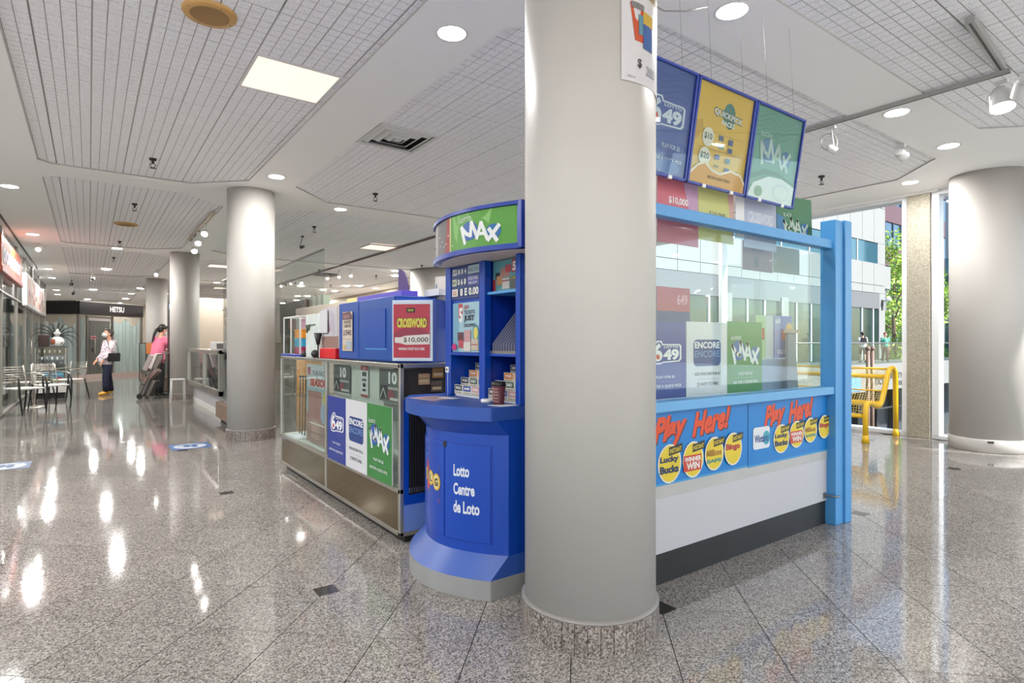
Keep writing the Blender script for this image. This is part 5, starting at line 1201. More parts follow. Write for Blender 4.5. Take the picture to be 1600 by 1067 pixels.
# ---- glass counter showcase with ghost figure and spider legs
sc_ = thing('showcase', 'glass showcase with white base carrying the white gnome figure, behind the chairs', 'showcase', (-.67, 16.8, 0))
sx0, sx1, sy0, sy1 = -.96, -.41, 16.5, 17.3
MB().box(sx0 + .02, sy0 + .04, 0, sx1 - .03, sy1 - .03, .13, M_black).build('plinth', sc_)
MB().box(sx0, sy0, .13, sx1, sy1, .33, M_white).build('white_base', sc_, .006)
m = MB()
for x in (sx0, sx1 - .02):
    for y in (sy0, sy1 - .02): m.box(x, y, .33, x + .02, y + .02, 1.16, M_steel)
for y in (sy0, sy1 - .02): m.box(sx0, y, 1.14, sx1, y + .02, 1.16, M_dark)
for x in (sx0, sx1 - .02): m.box(x, sy0, 1.14, x + .02, sy1, 1.16, M_dark)
m.build('frame', sc_)
MB().box(sx0 + .02, sy0 + .004, .33, sx1 - .02, sy0 + .01, 1.14, M_glass).build('front_glass', sc_)
MB().box(sx1 - .01, sy0 + .02, .33, sx1 - .004, sy1 - .02, 1.14, M_glassd).build('side_glass', sc_)
MB().box(sx0 + .01, sy0 + .01, 1.15, sx1 - .01, sy1 - .01, 1.158, M_glassd).build('top_glass', sc_)
for z in (.62, .85, 1.0): MB().box(sx0 + .02, sy0 + .05, z, sx1 - .02, sy1 - .05, z + .008, M_glassd).build('shelf', sc_)
MB().box(sx0 + .02, sy1 - .03, .33, sx1 - .02, sy1 - .02, 1.14, mat('case_dim', srgb('5b5954'), .5)).build('back', sc_)
card('blue_picture', 'bright blue picture with coloured fruit', None, YF(sx0 + .12, sy0 + .10, .36), .38, .24, [('r', 0, 40, 100, 100, '3f9fd0'), ('r', 0, 0, 100, 40, 'a8683a'), ('e', 20, 30, 12, 18, 'd09a3a'), ('e', 50, 24, 14, 20, '8a9a3a'), ('e', 80, 30, 12, 22, 'b8385a'), ('r', 0, 70, 100, 80, '8fd0e6')], back='3f9fd0', parent=sc_)
m = MB()
for k in range(10): m.lathe((sx0 + .07 + .045 * k, sy0 + .12, .86 if k % 2 else 1.01), [(.014, 0), (.016, .05), (.008, .07)], M_white if k % 3 else M_chrome, 10)
struct(m.build('small_bottles', sc_), 'stuff')
m = MB()
for k in range(6): m.lathe((sx0 + .10 + .05 * k, sy0 + .15, .63), [(.02, 0), (.022, .09), (.01, .13)], mat('brown_jar', srgb('5a3a2c'), .4), 10)
struct(m.build('brown_jars', sc_), 'stuff')
gn = thing('gnome_figure', 'white round gnome with a hat and red patch on top of the showcase', 'figure', (-.58, 16.8, 1.16))
m = MB(); m.ball((-.58, 16.8, 1.27), (.13, .11, .12), M_white); m.build('body', gn)
m = MB(); m.ball((-.58, 16.8, 1.45), (.06, .06, .05), M_white); m.frustum((-.58, 16.8, 1.48), (-.575, 16.8, 1.56), .05, .012, M_white); m.frustum((-.58, 16.8, 1.455), (-.58, 16.8, 1.475), .085, .06, M_white); m.build('hat', gn)
m = MB(); m.ball((-.65, 16.715, 1.27), (.05, .03, .065), mat('red_gold', srgb('8c4a2c'), .6, var=.4)); m.ball((-.50, 16.70, 1.24), (.013, .01, .013), M_black); m.build('patch', gn)
tag(MB().prism([(-.92, 16.75), (-.72, 16.72), (-.72, 16.80), (-.92, 16.83)], 1.16, 1.42, mat('dark_red_box', srgb('3a2624'), .4)).build('dark_box', None, .02), 'dark tilted box left of the white gnome on the showcase', 'box')
m = MB()
for a, L in ((8, .42), (30, .40), (55, .36), (80, .33), (112, .33), (140, .38), (160, .45), (178, .46), (200, .42), (-12, .40), (-30, .36)):
    d = Vector((math.cos(R(a)), 0, math.sin(R(a)))); c = Vector((-.60, 16.95, 1.42))
    m.tube([c + d * .04, c + d * L * .5 + Vector((0, 0, .05)), c + d * L * .8 + Vector((0, 0, .03)), c + d * L + Vector((0, 0, -.08))], [.012, .012, .008, .004], M_black, 6)
m.ball((-.60, 16.95, 1.38), (.09, .07, .08), M_black); m.frustum((-.60, 16.95, 1.16), (-.60, 16.95, 1.38), .05, .05, M_black)
tag(m.build('spider_decoration'), 'big black spider decoration with long legs behind the white gnome', 'decoration')
for k in range(3):
    m = MB(); x = -.92 + .06 * k; m.lathe((x, 16.6, 1.16), [(.02, 0), (.025, .05), (.012, .08), (.016, .1)], M_glass, 12); tag(m.build('glass_cup'), ('left', 'middle', 'right')[k] + ' small clear glass at the left end of the showcase top', 'glass', 'small glasses on the showcase')

# ---- metal slat-back chairs
def chair_(label):
    t = thing('metal_chair', label, 'chair', (0, 0, 0))
    st_ = []
    m = MB(); m.add([(-.21, -.21, .43), (.21, -.21, .43), (.19, .20, .43), (-.19, .20, .43), (-.21, -.21, .46), (.21, -.21, .46), (.19, .20, .46), (-.19, .20, .46)], [(3, 2, 1, 0), (4, 5, 6, 7), (0, 1, 5, 4), (1, 2, 6, 5), (2, 3, 7, 6), (3, 0, 4, 7)], mat('pale_seat', srgb('d9d4cd'), .5)); m.build('seat', t, .012)
    for s in (-1, 1):
        MB().tube([(s * .22, -.20, .66), (s * .235, -.23, .52), (s * .225, -.24, .30), (s * .20, -.26, .0)], [.013, .018, .016, .009], M_black, 8).build('leg', t)
        MB().tube([(s * .20, .20, .46), (s * .22, .24, .25), (s * .23, .30, .0)], [.016, .015, .009], M_black, 8).build('leg', t)
        MB().tube([(s * .20, .20, .44), (s * .205, .23, .60), (s * .19, .27, .84)], .011, M_chrome, 8).build('back_post', t)
        MB().tube([(s * .20, .245, .70), (s * .235, .10, .69), (s * .235, -.10, .68), (s * .22, -.20, .65)], .012, M_chrome, 8).build('armrest', t)
    for k in range(7):
        z = .56 + .042 * k; y = .222 + .048 * (z - .56) / .28
        MB().tube([(-.20, y, z), (0, y + .02, z), (.20, y, z)], .006, M_chrome, 6).build('back_slat', t)
    return t
c0 = chair_('metal slat-back chair nearest the camera of the left group, right of the others')
c0.location = (-.58, 14.0, 0); c0.rotation_euler = (0, 0, R(36 - 8))
WM[c0.name] = Matrix.Translation(c0.location)
dup(c0, (-.93, 13.28, 0), R(36 + 4), 'metal slat-back chair second from the right in front of the left shop')
dup(c0, (-.90, 15.25, 0), R(36 + 180), 'metal slat-back chair behind the front pair, facing away')
dup(c0, (-.36, 15.9, 0), R(36 - 80), 'metal chair beside the showcase, its dark arm curving at the right')
m = MB(); 
tbl = thing('cafe_table', 'small glass-topped cafe table between the chairs at the left', 'table', (-.85, 14.45, 0))
MB().lathe((-.85, 14.45, 0), [(.22, .70), (.22, .715)], M_glassd, 28).build('top', tbl)
MB().frustum((-.85, 14.45, .02), (-.85, 14.45, .70), .022, .022, M_chrome, 12).build('pole', tbl)
MB().lathe((-.85, 14.45, 0), [(.20, 0), (.20, .012), (.03, .03)], M_chrome, 24).build('foot', tbl)

# ---- middle of the hall
dk2 = thing('display_case', 'dark framed glass case standing behind the woman in pink', 'display case', (1.5, 18.6, 0))
m = MB()
for y in (16.3, 18.7, 21.3):
    for x in (1.25, 1.78): m.box(x, y, .05, x + .03, y + .03, 1.24, M_dark)
for x in (1.25, 1.78):
    for z in (.05, .40, 1.21): m.box(x, 16.3, z, x + .03, 21.33, z + .03, M_dark)
for y in (16.3, 21.3): m.box(1.25, y, 1.21, 1.81, y + .03, 1.24, M_dark); m.box(1.25, y, .05, 1.81, y + .03, .08, M_dark)
m.build('frame', dk2)
MB().box(1.30, 16.36, .08, 1.76, 21.28, .40, mat('brown_lower', srgb('6a5548'), .4)).build('lower_box', dk2)
MB().box(1.262, 16.33, .43, 1.268, 21.3, 1.21, M_glassd).build('front_glass', dk2)
MB().box(1.28, 16.31, .43, 1.78, 16.316, 1.21, M_glassd).build('end_glass', dk2)
MB().box(1.74, 16.36, .43, 1.76, 21.28, 1.21, mat('dim_green_grey', srgb('6f716a'), .4, var=.1)).build('back_panel', dk2)
card('orange_card', 'orange card', None, YF(1.10, 16.28, .98), .18, .26, [], back='e08a4a', parent=dk2)
pl2 = thing('dark_cabinet', 'tall narrow dark cabinet at the left edge of the third column', 'cabinet', (1.5, 15.25, 0))
MB().box(1.47, 15.15, 0, 1.58, 15.6, 2.15, M_black).build('carcass', pl2, .004)
MB().box(1.465, 15.14, 2.0, 1.585, 15.15, 2.12, mat('lit_blue_sign', srgb('a9c9e0'), .4)).build('small_sign', pl2)
MB().box(1.36, 15.16, 1.00, 1.47, 15.55, 1.03, M_steel).build('shelf', pl2)
ws = thing('stool', 'white metal stool in front of the third column', 'stool', (1.50, 13.95, 0))
MB().box(1.37, 13.82, .465, 1.63, 14.08, .49, M_white).build('seat', ws, .012, 3)
for sx in (-1, 1):
    for sy in (-1, 1): MB().tube([(1.50 + sx * .11, 13.95 + sy * .11, .47), (1.50 + sx * .13, 13.95 + sy * .13, 0)], .011, M_white, 8).build('leg', ws)
wc = thing('display_case', 'white based display case with tinted windows, left of the second column', 'display case', (2.0, 12.1, 0))
MB().box(1.80, 9.9, 0, 2.4, 14.0, .38, M_whitelam).build('base', wc, .004)
MB().box(1.795, 9.9, .0, 1.80, 14.0, .10, mat('kick_strip_grey', srgb('c9c6c2'), .5)).build('kick_strip', wc)  # paler grey strip along the foot of the base
m = MB()
for y in (10.35, 11.95, 14.02): m.box(1.69, y, .38, 1.78, y + .08, 1.12, M_chrome)
m.box(1.69, 10.35, .38, 2.4, 14.1, .46, M_chrome); m.box(1.69, 10.35, 1.06, 2.4, 14.1, 1.12, M_chrome); m.build('frame', wc, .003)
for a, b in ((10.43, 11.95), (12.03, 14.02)):
    MB().box(1.72, a, .46, 1.728, b, 1.06, M_glassd).build('window', wc)
    MB().box(1.95, a + .25, .48, 2.2, b - .2, 1.0, mat('navy_goods', srgb('27384a'), .5)).build('dark_goods', wc, .02)
MB().box(2.36, 10.4, .46, 2.38, 14.0, 1.06, mat('case_white', srgb('c9cbc8'), .5)).build('back_panel', wc)
MB().box(1.78, 10.36, .735, 2.3, 14.0, .745, M_glassd).build('shelf', wc)
pr = thing('printer', 'white boxy machine on the white based case, left of the second column', 'printer', (2.0, 11.0, 1.12))
MB().box(1.80, 10.55, 1.125, 2.15, 11.9, 1.26, M_white).build('body', pr, .01)
MB().box(1.795, 10.6, 1.14, 1.80, 11.2, 1.23, M_dark).build('slot', pr)
MB().box(1.85, 10.50, 1.15, 2.10, 10.55, 1.22, M_dark).build('front_slot', pr)
bb = thing('glass_partition', 'tall glass partition on a brown plinth between the second column and the white based case', 'partition', (1.75, 9.3, 0))
MB().box(1.62, 8.9, .08, 2.1, 10.2, .32, mat('brown_plinth', srgb('7a6455'), .5)).build('plinth', bb, .006)
MB().box(1.68, 8.95, 0, 2.05, 10.1, .08, M_black).build('foot', bb)
MB().box(1.72, 9.0, .32, 1.73, 10.15, 2.25, M_glassd).build('pane', bb)
MB().box(1.95, 9.0, .32, 1.96, 10.15, 2.25, mat('grey_green_back', srgb('7f8985'), .3, var=.1)).build('back_pane', bb)
m = MB()
for z in (.32, 1.1, 1.75, 2.22): m.box(1.71, 9.0, z, 1.98, 10.17, z + .02, M_steel)
m.build('shelf_rails', bb)
gg = MB(); p0, p1 = (2.3, 12.6), (2.3, 11.2)
gg.add([(2.3, 12.9, 1.9), (2.3, 12.9, 2.9), (2.3, 11.2, 1.95), (2.3, 11.2, 1.3)], [(0, 1, 2, 3)], mat('green_board', srgb('3f8f5a'), .5)); gg.add([(2.32, 12.9, 1.9), (2.32, 12.9, 2.9), (2.32, 11.2, 1.95), (2.32, 11.2, 1.3)], [(3, 2, 1, 0)], mat('green_board', srgb('3f8f5a'), .5))
gg.add([(2.3, 12.9, 1.9), (2.32, 12.9, 1.9), (2.32, 12.9, 2.9), (2.3, 12.9, 2.9), (2.3, 11.2, 1.95), (2.32, 11.2, 1.95), (2.3, 11.2, 1.3), (2.32, 11.2, 1.3)], [(0, 1, 2, 3), (3, 2, 5, 4), (4, 5, 7, 6), (6, 7, 1, 0)], mat('green_board', srgb('3f8f5a'), .5))
gg.frustum((2.34, 11.25, 0), (2.34, 11.25, 1.9), .02, .02, M_steel, 8); gg.frustum((2.34, 12.85, 0), (2.34, 12.85, 2.8), .02, .02, M_steel, 8)
tag(gg.build('green_board'), 'slanting green board seen between the second and third columns', 'board')
m = MB(); m.box(4.6, 22.0, 0, 4.8, 30.0, 2.95, M_beige); m.box(2.9, 21.9, 0, 4.8, 22.0, 2.75, M_beige); struct(m.build('wall_kiosk_far'))
# beige partition with letters painted to look raised, striped box, brown picture behind the case
bp = thing('beige_partition', 'beige partition with pale shaded letters behind the far end of the display case', 'partition', (2.6, 8.0, 0))
MB().box(2.6, 6.6, 0, 2.68, 9.3, 1.77, mat('beige_panel', srgb('c4b8aa'), .6)).build('panel', bp, .006)
decal('shaded_letters', bp, XF(2.598, 8.2, 1.60), .50, .13, [('rr', 0, 0, 100, 100, 12, 'e9dfc4'), ('t', 'FOCA', 8, 16, 92, 84, '9a8f78', {'b': .02}), ('t', 'FOCA', 6, 20, 90, 88, 'f6eed8', {'b': .02})])['label'] = 'pale letters with their shade painted as a dark copy'  # flat print; the dark offset copy paints the shade of raised letters
sb = MB(); 
for k in range(7): sb.box(2.9, 8.9 + .13 * k, 0, 3.0, 9.02 + .13 * k, 1.98, mat('pale_green_board', srgb('b9c2b2'), .5) if k % 2 else mat('pale_green_board2', srgb('9aa695'), .5))
tag(sb.build('striped_screen'), 'pale green striped screen above the beige partition', 'screen')
card('brown_picture', 'dark brown picture panel above the acrylic rack', 'picture', XF(2.9, 11.2, 1.40), 1.6, .55, [('r', 0, 0, 100, 100, '5b4a44'), ('p', [(60, 40), (100, 100), (100, 0), (70, 0)], '8a7468'), ('e', 50, 30, 16, 20, 'a8685c')], back='5b4a44', thick=.05)
tb2 = MB(); tb2.lathe((1.95, 6.45, 0), [(.13, 0), (.13, 1.22), (.12, 1.24)], mat('cork_tube', srgb('c08a4c'), .6), 24); tag(tb2.build('brown_tube'), 'tall tan cardboard tube behind the left end of the display case', 'tube')
gw = thing('glass_partition', 'thin clear glass partition of the shop beyond the display case', 'partition', (3.4, 12, 0))
for a, b in ((10.4, 12.4), (12.42, 14.4), (14.42, 16.4), (16.42, 18.4)): MB().box(3.4, a, 0, 3.41, b, 2.9, M_glass).build('pane', gw)
m = MB(); m.box(3.39, 10.4, 2.9, 3.42, 18.4, 2.93, M_steel); m.build('top_rail', gw)

# ================================================================== BENCH AND THE VIEW OUTSIDE
bn = thing('mesh_bench', 'yellow tubular bench with wire mesh seat and back by the window', 'bench', (8.2, 4.2, 0))
prof = [(8.70, 0), (8.69, .45), (8.68, .80), (8.655, .88), (8.59, .915), (8.50, .90), (8.44, .83), (8.36, .66), (8.27, .50), (8.21, .445), (8.12, .435), (8.02, .46), (7.93, .49), (7.85, .485), (7.81, .44), (7.80, .34), (7.80, 0)]
for y in (3.27, 5.2):
    MB().tube([(x, y, z) for x, z in prof], .032, M_yellow, 12).build('end_frame', bn)
    for x in (8.70, 7.80): MB().frustum((x, y, 0), (x, y, .10), .045, .034, M_yellow, 12).build('foot', bn)
for nm, x, z, r_ in (('front_rail', 7.81, .33, .026), ('back_rail', 8.46, .80, .030), ('back_rail', 8.34, .62, .010), ('seat_rail', 8.22, .47, .022), ('seat_rail', 7.95, .475, .012), ('top_rail', 8.56, .90, .014)):
    MB().tube([(x, 3.27, z), (x, 5.2, z)], r_, M_yellow, 10).build(nm, bn)
m = MB(); M_mesh = mat('yellow_mesh', srgb('d9bf5a'), .4)
path = [(8.56, .90), (8.46, .84), (8.36, .64), (8.27, .50), (8.20, .46), (8.05, .465), (7.93, .485), (7.83, .46), (7.81, .36)]
pts = []
for (xa, za), (xb, zb) in zip(path[:-1], path[1:]):
    n = max(1, round(math.hypot(xb - xa, zb - za) / .032))
    for k in range(n): pts.append((xa + (xb - xa) * k / n, za + (zb - za) * k / n))
pts.append(path[-1])
for k, (x, z) in enumerate(pts): m.tube([(x, 3.28, z), (x, 5.19, z)], .0022, M_mesh, 4)
for k in range(60): m.tube([(x, 3.29 + k * .032, z) for x, z in pts], .0022, M_mesh, 4)
struct(m.build('wire_mesh', bn), 'stuff')

# ---- white building across the way (faces the near side, plane Y = 16.4)
BY = 16.4
M_stone = mat('white_stone', srgb('7a7a79'), .6); M_wing = mat('tinted_window', srgb('2f5563'), .06, .3); M_store = mat('store_glass', srgb('22352f'), .08, .12); M_gre = mat('grey_soffit', srgb('58595c'), .6)
def out_pt(px_, py_, Y):
    xr = (px_ - 800) / F_; dx = xr * SA + CA; dy = -xr * CA + SA; t = Y / dy
    return Vector((dx * t, Y, 1.25 - (py_ - 535) * t / F_))
bd = thing('office_building', 'white panelled building across the terrace, with a band of tinted windows', 'building', (30, 20, 0))
XE = out_pt(1383, 500, BY).x                                   # right corner
zwt, zwb = 7.6, 6.3                                           # upper window band
zst = 3.55                                                     # top of the shop windows
MB().box(10, BY + .12, -6, XE - .02, 26, 14, M_stone).build('core', bd)
MB().box(10, BY + .06, zwb, XE - .9, BY + .121, zwt, M_wing).build('window_band', bd)
n = 0
xs = [XE]; 
while xs[-1] > 11: xs.append(xs[-1] - 1.62)
pm_ = {}
def panel(x0, z0, x1, z1):
    k = (round(x1 - x0, 3), round(z1 - z0, 3))
    if k not in pm_:
        q_ = MB(); q_.box(.015, 0, .015, k[0] - .015, .12, k[1] - .015, M_stone); pm_[k] = q_.mesh('stone_panel')
    o = bpy.data.objects.new('stone_panel', pm_[k]); COL.objects.link(o); o.parent = bd; WM[o.name] = Matrix.Identity(4)
    o.location = WM[bd.name].inverted() @ Vector((x0, BY, z0))
for i in range(len(xs) - 1):
    x1, x0 = xs[i], xs[i + 1]
    panel(x0, 7.6, x1, 9.9); panel(x0, 9.9, x1, 12.2); panel(x0, 4.9, x1, 6.3); panel(x0, 4.4, x1, 4.9)
MB().box(XE - .9, BY, .2, XE, BY + .12, 4.4, M_stone).build('corner_pier', bd); MB().box(XE - .9, BY, 6.3, XE, BY + .12, 7.6, M_stone).build('corner_panel', bd)
for x in [XE - .94 - 2.9 * k for k in range(9)]: MB().box(x - .04, BY + .02, zwb, x + .04, BY + .10, zwt, M_alu).build('window_mullion', bd)
# projecting lower storey edge at the corner
MB().box(XE - .3, BY + .02, 4.75, XE + .9, BY + 1.4, 6.2, M_stone).build('corner_block', bd, .02)
MB().box(XE - .1, BY + .15, 3.3, XE + .6, BY + 1.2, 4.75, M_gre).build('corner_soffit', bd)
MB().box(10, BY - .05, 3.4, XE - .95, BY + .05, 4.38, M_gre).build('grey_band', bd)
MB().box(10, BY + .04, .2, XE - .95, BY + .11, 3.4, M_store).build('shop_glass', bd)
for x in [XE - 1.75 - 1.55 * k for k in range(18)]: MB().box(x - .05, BY - .02, .2, x + .05, BY + .10, 3.4, M_alu).build('shop_mullion', bd)
for x in [XE - 5.4, XE - 12.4, XE - 17.5]: MB().box(x - .35, BY - .12, .2, x + .35, BY + .05, 3.6, M_stone).build('pier', bd, .01)
m = MB(); c = Vector((XE - .45, BY - .1, 3.9)); m.frustum(c, c + Vector((.1, -.35, .2)), .05, .16, M_white, 12); m.box(c.x - .1, BY - .05, c.z - .55, c.x + .1, BY, c.z + .1, M_dark)
tag(m.build('wall_floodlight'), 'white floodlight on the corner pier of the white building', 'lamp')
rb = thing('red_building', 'red and blue glass building high behind the tree', 'building', (110, 45, 0))
MB().box(90, 40, -6, 140, 55, 40, mat('blue_glass_wall', srgb('2f4c62'), .15, .3)).build('body', rb)
for k in range(5): MB().box(89.8, 39.8, 6.5 + 7 * k, 140, 40.05, 9.4 + 7 * k, mat('red_band', srgb('4a1c22'), .4)).build('red_band', rb)
for k in range(16): MB().box(90 + 3 * k, 39.85, -2, 90.2 + 3 * k, 40.06, 40, mat('dark_mullion', srgb('2b3f55'), .4)).build('mullion', rb)
# tree behind the corner
random.seed(3)
def tree(x, y, z0, h, r, label, seed):
    random.seed(seed); t = thing('tree', label, 'tree', (x, y, z0))
    m = MB(); m.tube([(x, y, z0), (x + .1, y, z0 + h * .3), (x - .1, y + .1, z0 + h * .6), (x, y, z0 + h * .85)], [.22, .18, .12, .05], mat('bark', srgb('5a4636'), .8), 8)
    for k in range(7):
        a = random.random() * 6.28; z = z0 + h * (.35 + .07 * k); m.tube([(x, y, z), (x + math.cos(a) * r * .5, y + math.sin(a) * r * .5, z + r * .4)], [.08, .02], mat('bark', srgb('5a4636'), .8), 6)
    m.build('trunk', t)
    m = MB(); cols = [mat('leaf_a', srgb('8fb02a'), .5), mat('leaf_b', srgb('5f8a22'), .5), mat('leaf_c', srgb('b9c93a'), .5)]
    cl = []
    for k in range(46):
        a = random.random() * 6.28; q_ = random.random() ** .5 * r; cl.append((x + math.cos(a) * q_, y + math.sin(a) * q_, z0 + h * (.28 + .72 * random.random() * (1 - .35 * (q_ / r) ** 2)), r * random.uniform(.18, .30)))
    for cx, cy, cz, cr in cl:
        for _ in range(230):
            d = Vector((random.gauss(0, 1), random.gauss(0, 1), random.gauss(0, 1))).normalized() * cr * random.uniform(.6, 1.05)
            p = Vector((cx, cy, cz)) + d; u = Vector((random.gauss(0, 1), random.gauss(0, 1), random.gauss(0, 1))).normalized(); v = u.orthogonal().normalized(); s = random.uniform(.10, .19)
            m.add([p, p + u * s + v * s * .45, p + u * s * 2, p + u * s - v * s * .45], [(0, 1, 2, 3)], cols[random.choice((0, 0, 1, 2))])
    struct(m.build('foliage', t), 'stuff')
tree(49.3, 18.6, -5, 14.5, 3.0, 'yellow green tree rising behind the corner of the white building', 3)
tree(58.5, 20.5, -5, 13.5, 3.0, 'yellow green tree partly behind the concrete pier of the window', 5)
# terrace, its white fascia, glass balustrade
TZ_ = .12; TY = 13.4
m = MB(); m.box(9.4, TY, -.2, XE + 14, BY + .1, TZ_, mat('terrace_paving', srgb('6b6a67'), .6)); struct(m.build('terrace'))
m = MB(); m.box(9.4, TY - .10, -1.25, XE + 14, TY, TZ_ + .02, mat('terrace_fascia_white', srgb('767574'), .5)); struct(m.build('terrace_fascia'))
bl = thing('glass_balustrade', 'glass balustrade with a metal handrail along the terrace', 'balustrade', (30, TY, TZ_))
MB().tube([(9.4, TY + .05, 1.22), (XE + 14, TY + .05, 1.22)], .035, M_steel, 8).build('handrail', bl)
x = 9.4
while x < XE + 13:
    MB().box(x + .02, TY + .04, TZ_ + .03, x + 1.72, TY + .055, 1.16, glass('balustrade_glass', (.80, .89, .87))).build('pane', bl)
    x += 1.75
p = out_pt(1389, 600, TY - .1)
u0 = out_pt(1372, 600, TY).x
so_ = thing('shop_sign', 'white sign with dark letters on the terrace fascia', 'sign', (u0, TY - .11, -.9))
def fas(px_, py_): return out_pt(px_, py_, TY - .11)
a = fas(1366, 612); b = fas(1412, 578)
def word(t, x0, y0, x1, y1, c):
    p0 = fas(x0, y1); p1 = fas(x1, y0); vs, fs = text_geo(t, .03)
    m = MB(); m.add([(p0.x + (p1.x - p0.x) * v[0], TY - .112, p0.z + (p1.z - p0.z) * v[1]) for v in vs], fs, pm(c)); return m
word('THE CITY', 1385, 581, 1410, 592, '4a4a4c').build('lettering', so_)
word('SHOP', 1402, 594, 1410, 602, '4a4a4c').build('lettering', so_)
word('DO', 1368, 590, 1380, 602, '2f3a44').build('lettering', so_)
p0 = fas(1312, 614); p1 = fas(1344, 586)
m = MB(); m.box(p0.x, TY - .14, p0.z, p1.x, TY - .11, p1.z, mat('blue_sign', srgb('4f86c6'), .4)); m.box(p0.x + .25, TY - .15, p0.z + .2, p0.x + .7, TY - .14, p1.z - .15, M_dark)
tag(m.build('blue_sign'), 'blue sign panel on the terrace fascia, seen through the bench mesh', 'sign')
for k, px_ in enumerate((1356, 1363)):
    p = out_pt(px_, 600, 10.5); m = MB(); m.frustum((p.x, 10.5, -5), (p.x, 10.5, .95), .07, .07, mat('brown_post', srgb('6b5346'), .5), 12); m.ball((p.x, 10.5, 1.0), .1, mat('brown_post', srgb('6b5346'), .5))
    tag(m.build('bollard'), ('left', 'right')[k] + ' one of two brown posts outside the window', 'post')
# street below and around
m = MB(); m.box(9.6, -60, -5.2, 140, 90, -5.0, mat('asphalt', srgb('4a4b4d'), .7, var=.1)); struct(m.build('street'))
m = MB(); m.box(9.16, -6, -5.0, 9.5, 60, -.05, mat('own_facade', srgb('8f8c88'), .7)); struct(m.build('wall_outer'))
m = MB(); m.box(10, BY + .1, -5, XE + 14, BY + .5, -.2, mat('dark_underpass', srgb('3c4146'), .5)); struct(m.build('wall_underpass'))
for k in range(12):
    m = MB(); x = 14 + k * 2.6; m.box(x, BY - .3, -5, x + .18, BY + .1, -.2, M_dark); m.box(x, BY - .2, -3.0, x + 2.6, BY - .15, -2.9, M_steel)
    tag(m.build('railing_post'), ORD[k] + ' dark post with a rail in the row under the white terrace fascia', 'post', 'posts under the terrace')
m = MB(); m.box(64, 6, -6, 76, 20, 20, mat('far_tower', srgb('8c9096'), .5)); m.box(63.9, 6, 6, 64, 20, 9, M_wing); m.box(63.9, 6, 0, 64, 20, 3, M_wing); tag(m.build('far_building'), 'grey building glimpsed through the narrow window left of the wide column', 'building')

# ================================================================== PEOPLE
def skin_body(name, nodes, edges, mt, parent, T, sub=1, root=0):
    me = bpy.data.meshes.new(name); keys = list(nodes)
    me.from_pydata([T @ Vector(nodes[k][0]) for k in keys], [(keys.index(a), keys.index(b)) for a, b in edges], [])
    o = bpy.data.objects.new(name, me); COL.objects.link(o)
    sk = o.modifiers.new('skin', 'SKIN'); sk.use_smooth_shade = True
    lay = me.skin_vertices[0] if len(me.skin_vertices) else None
    if lay is None:
        bm = bmesh.new(); bm.from_mesh(me); bm.verts.layers.skin.verify(); bm.to_mesh(me); bm.free(); lay = me.skin_vertices[0]
    for i, k in enumerate(keys):
        lay.data[i].radius = nodes[k][1] if isinstance(nodes[k][1], tuple) else (nodes[k][1],) * 2
        lay.data[i].use_root = (i == root)
    ss = o.modifiers.new('sub', 'SUBSURF'); ss.levels = sub; ss.render_levels = sub
    dg = bpy.context.evaluated_depsgraph_get(); ev = o.evaluated_get(dg); nm = bpy.data.meshes.new_from_object(ev)
    bpy.data.objects.remove(o); bpy.data.meshes.remove(me)
    nm.name = name; nm.materials.clear(); nm.materials.append(mt)
    for p_ in nm.polygons: p_.use_smooth = True; p_.material_index = 0
    inv = WM[parent.name].inverted(); nm.transform(inv)
    o = bpy.data.objects.new(name, nm); COL.objects.link(o); o.parent = parent; WM[o.name] = WM[parent.name].copy()
    return o
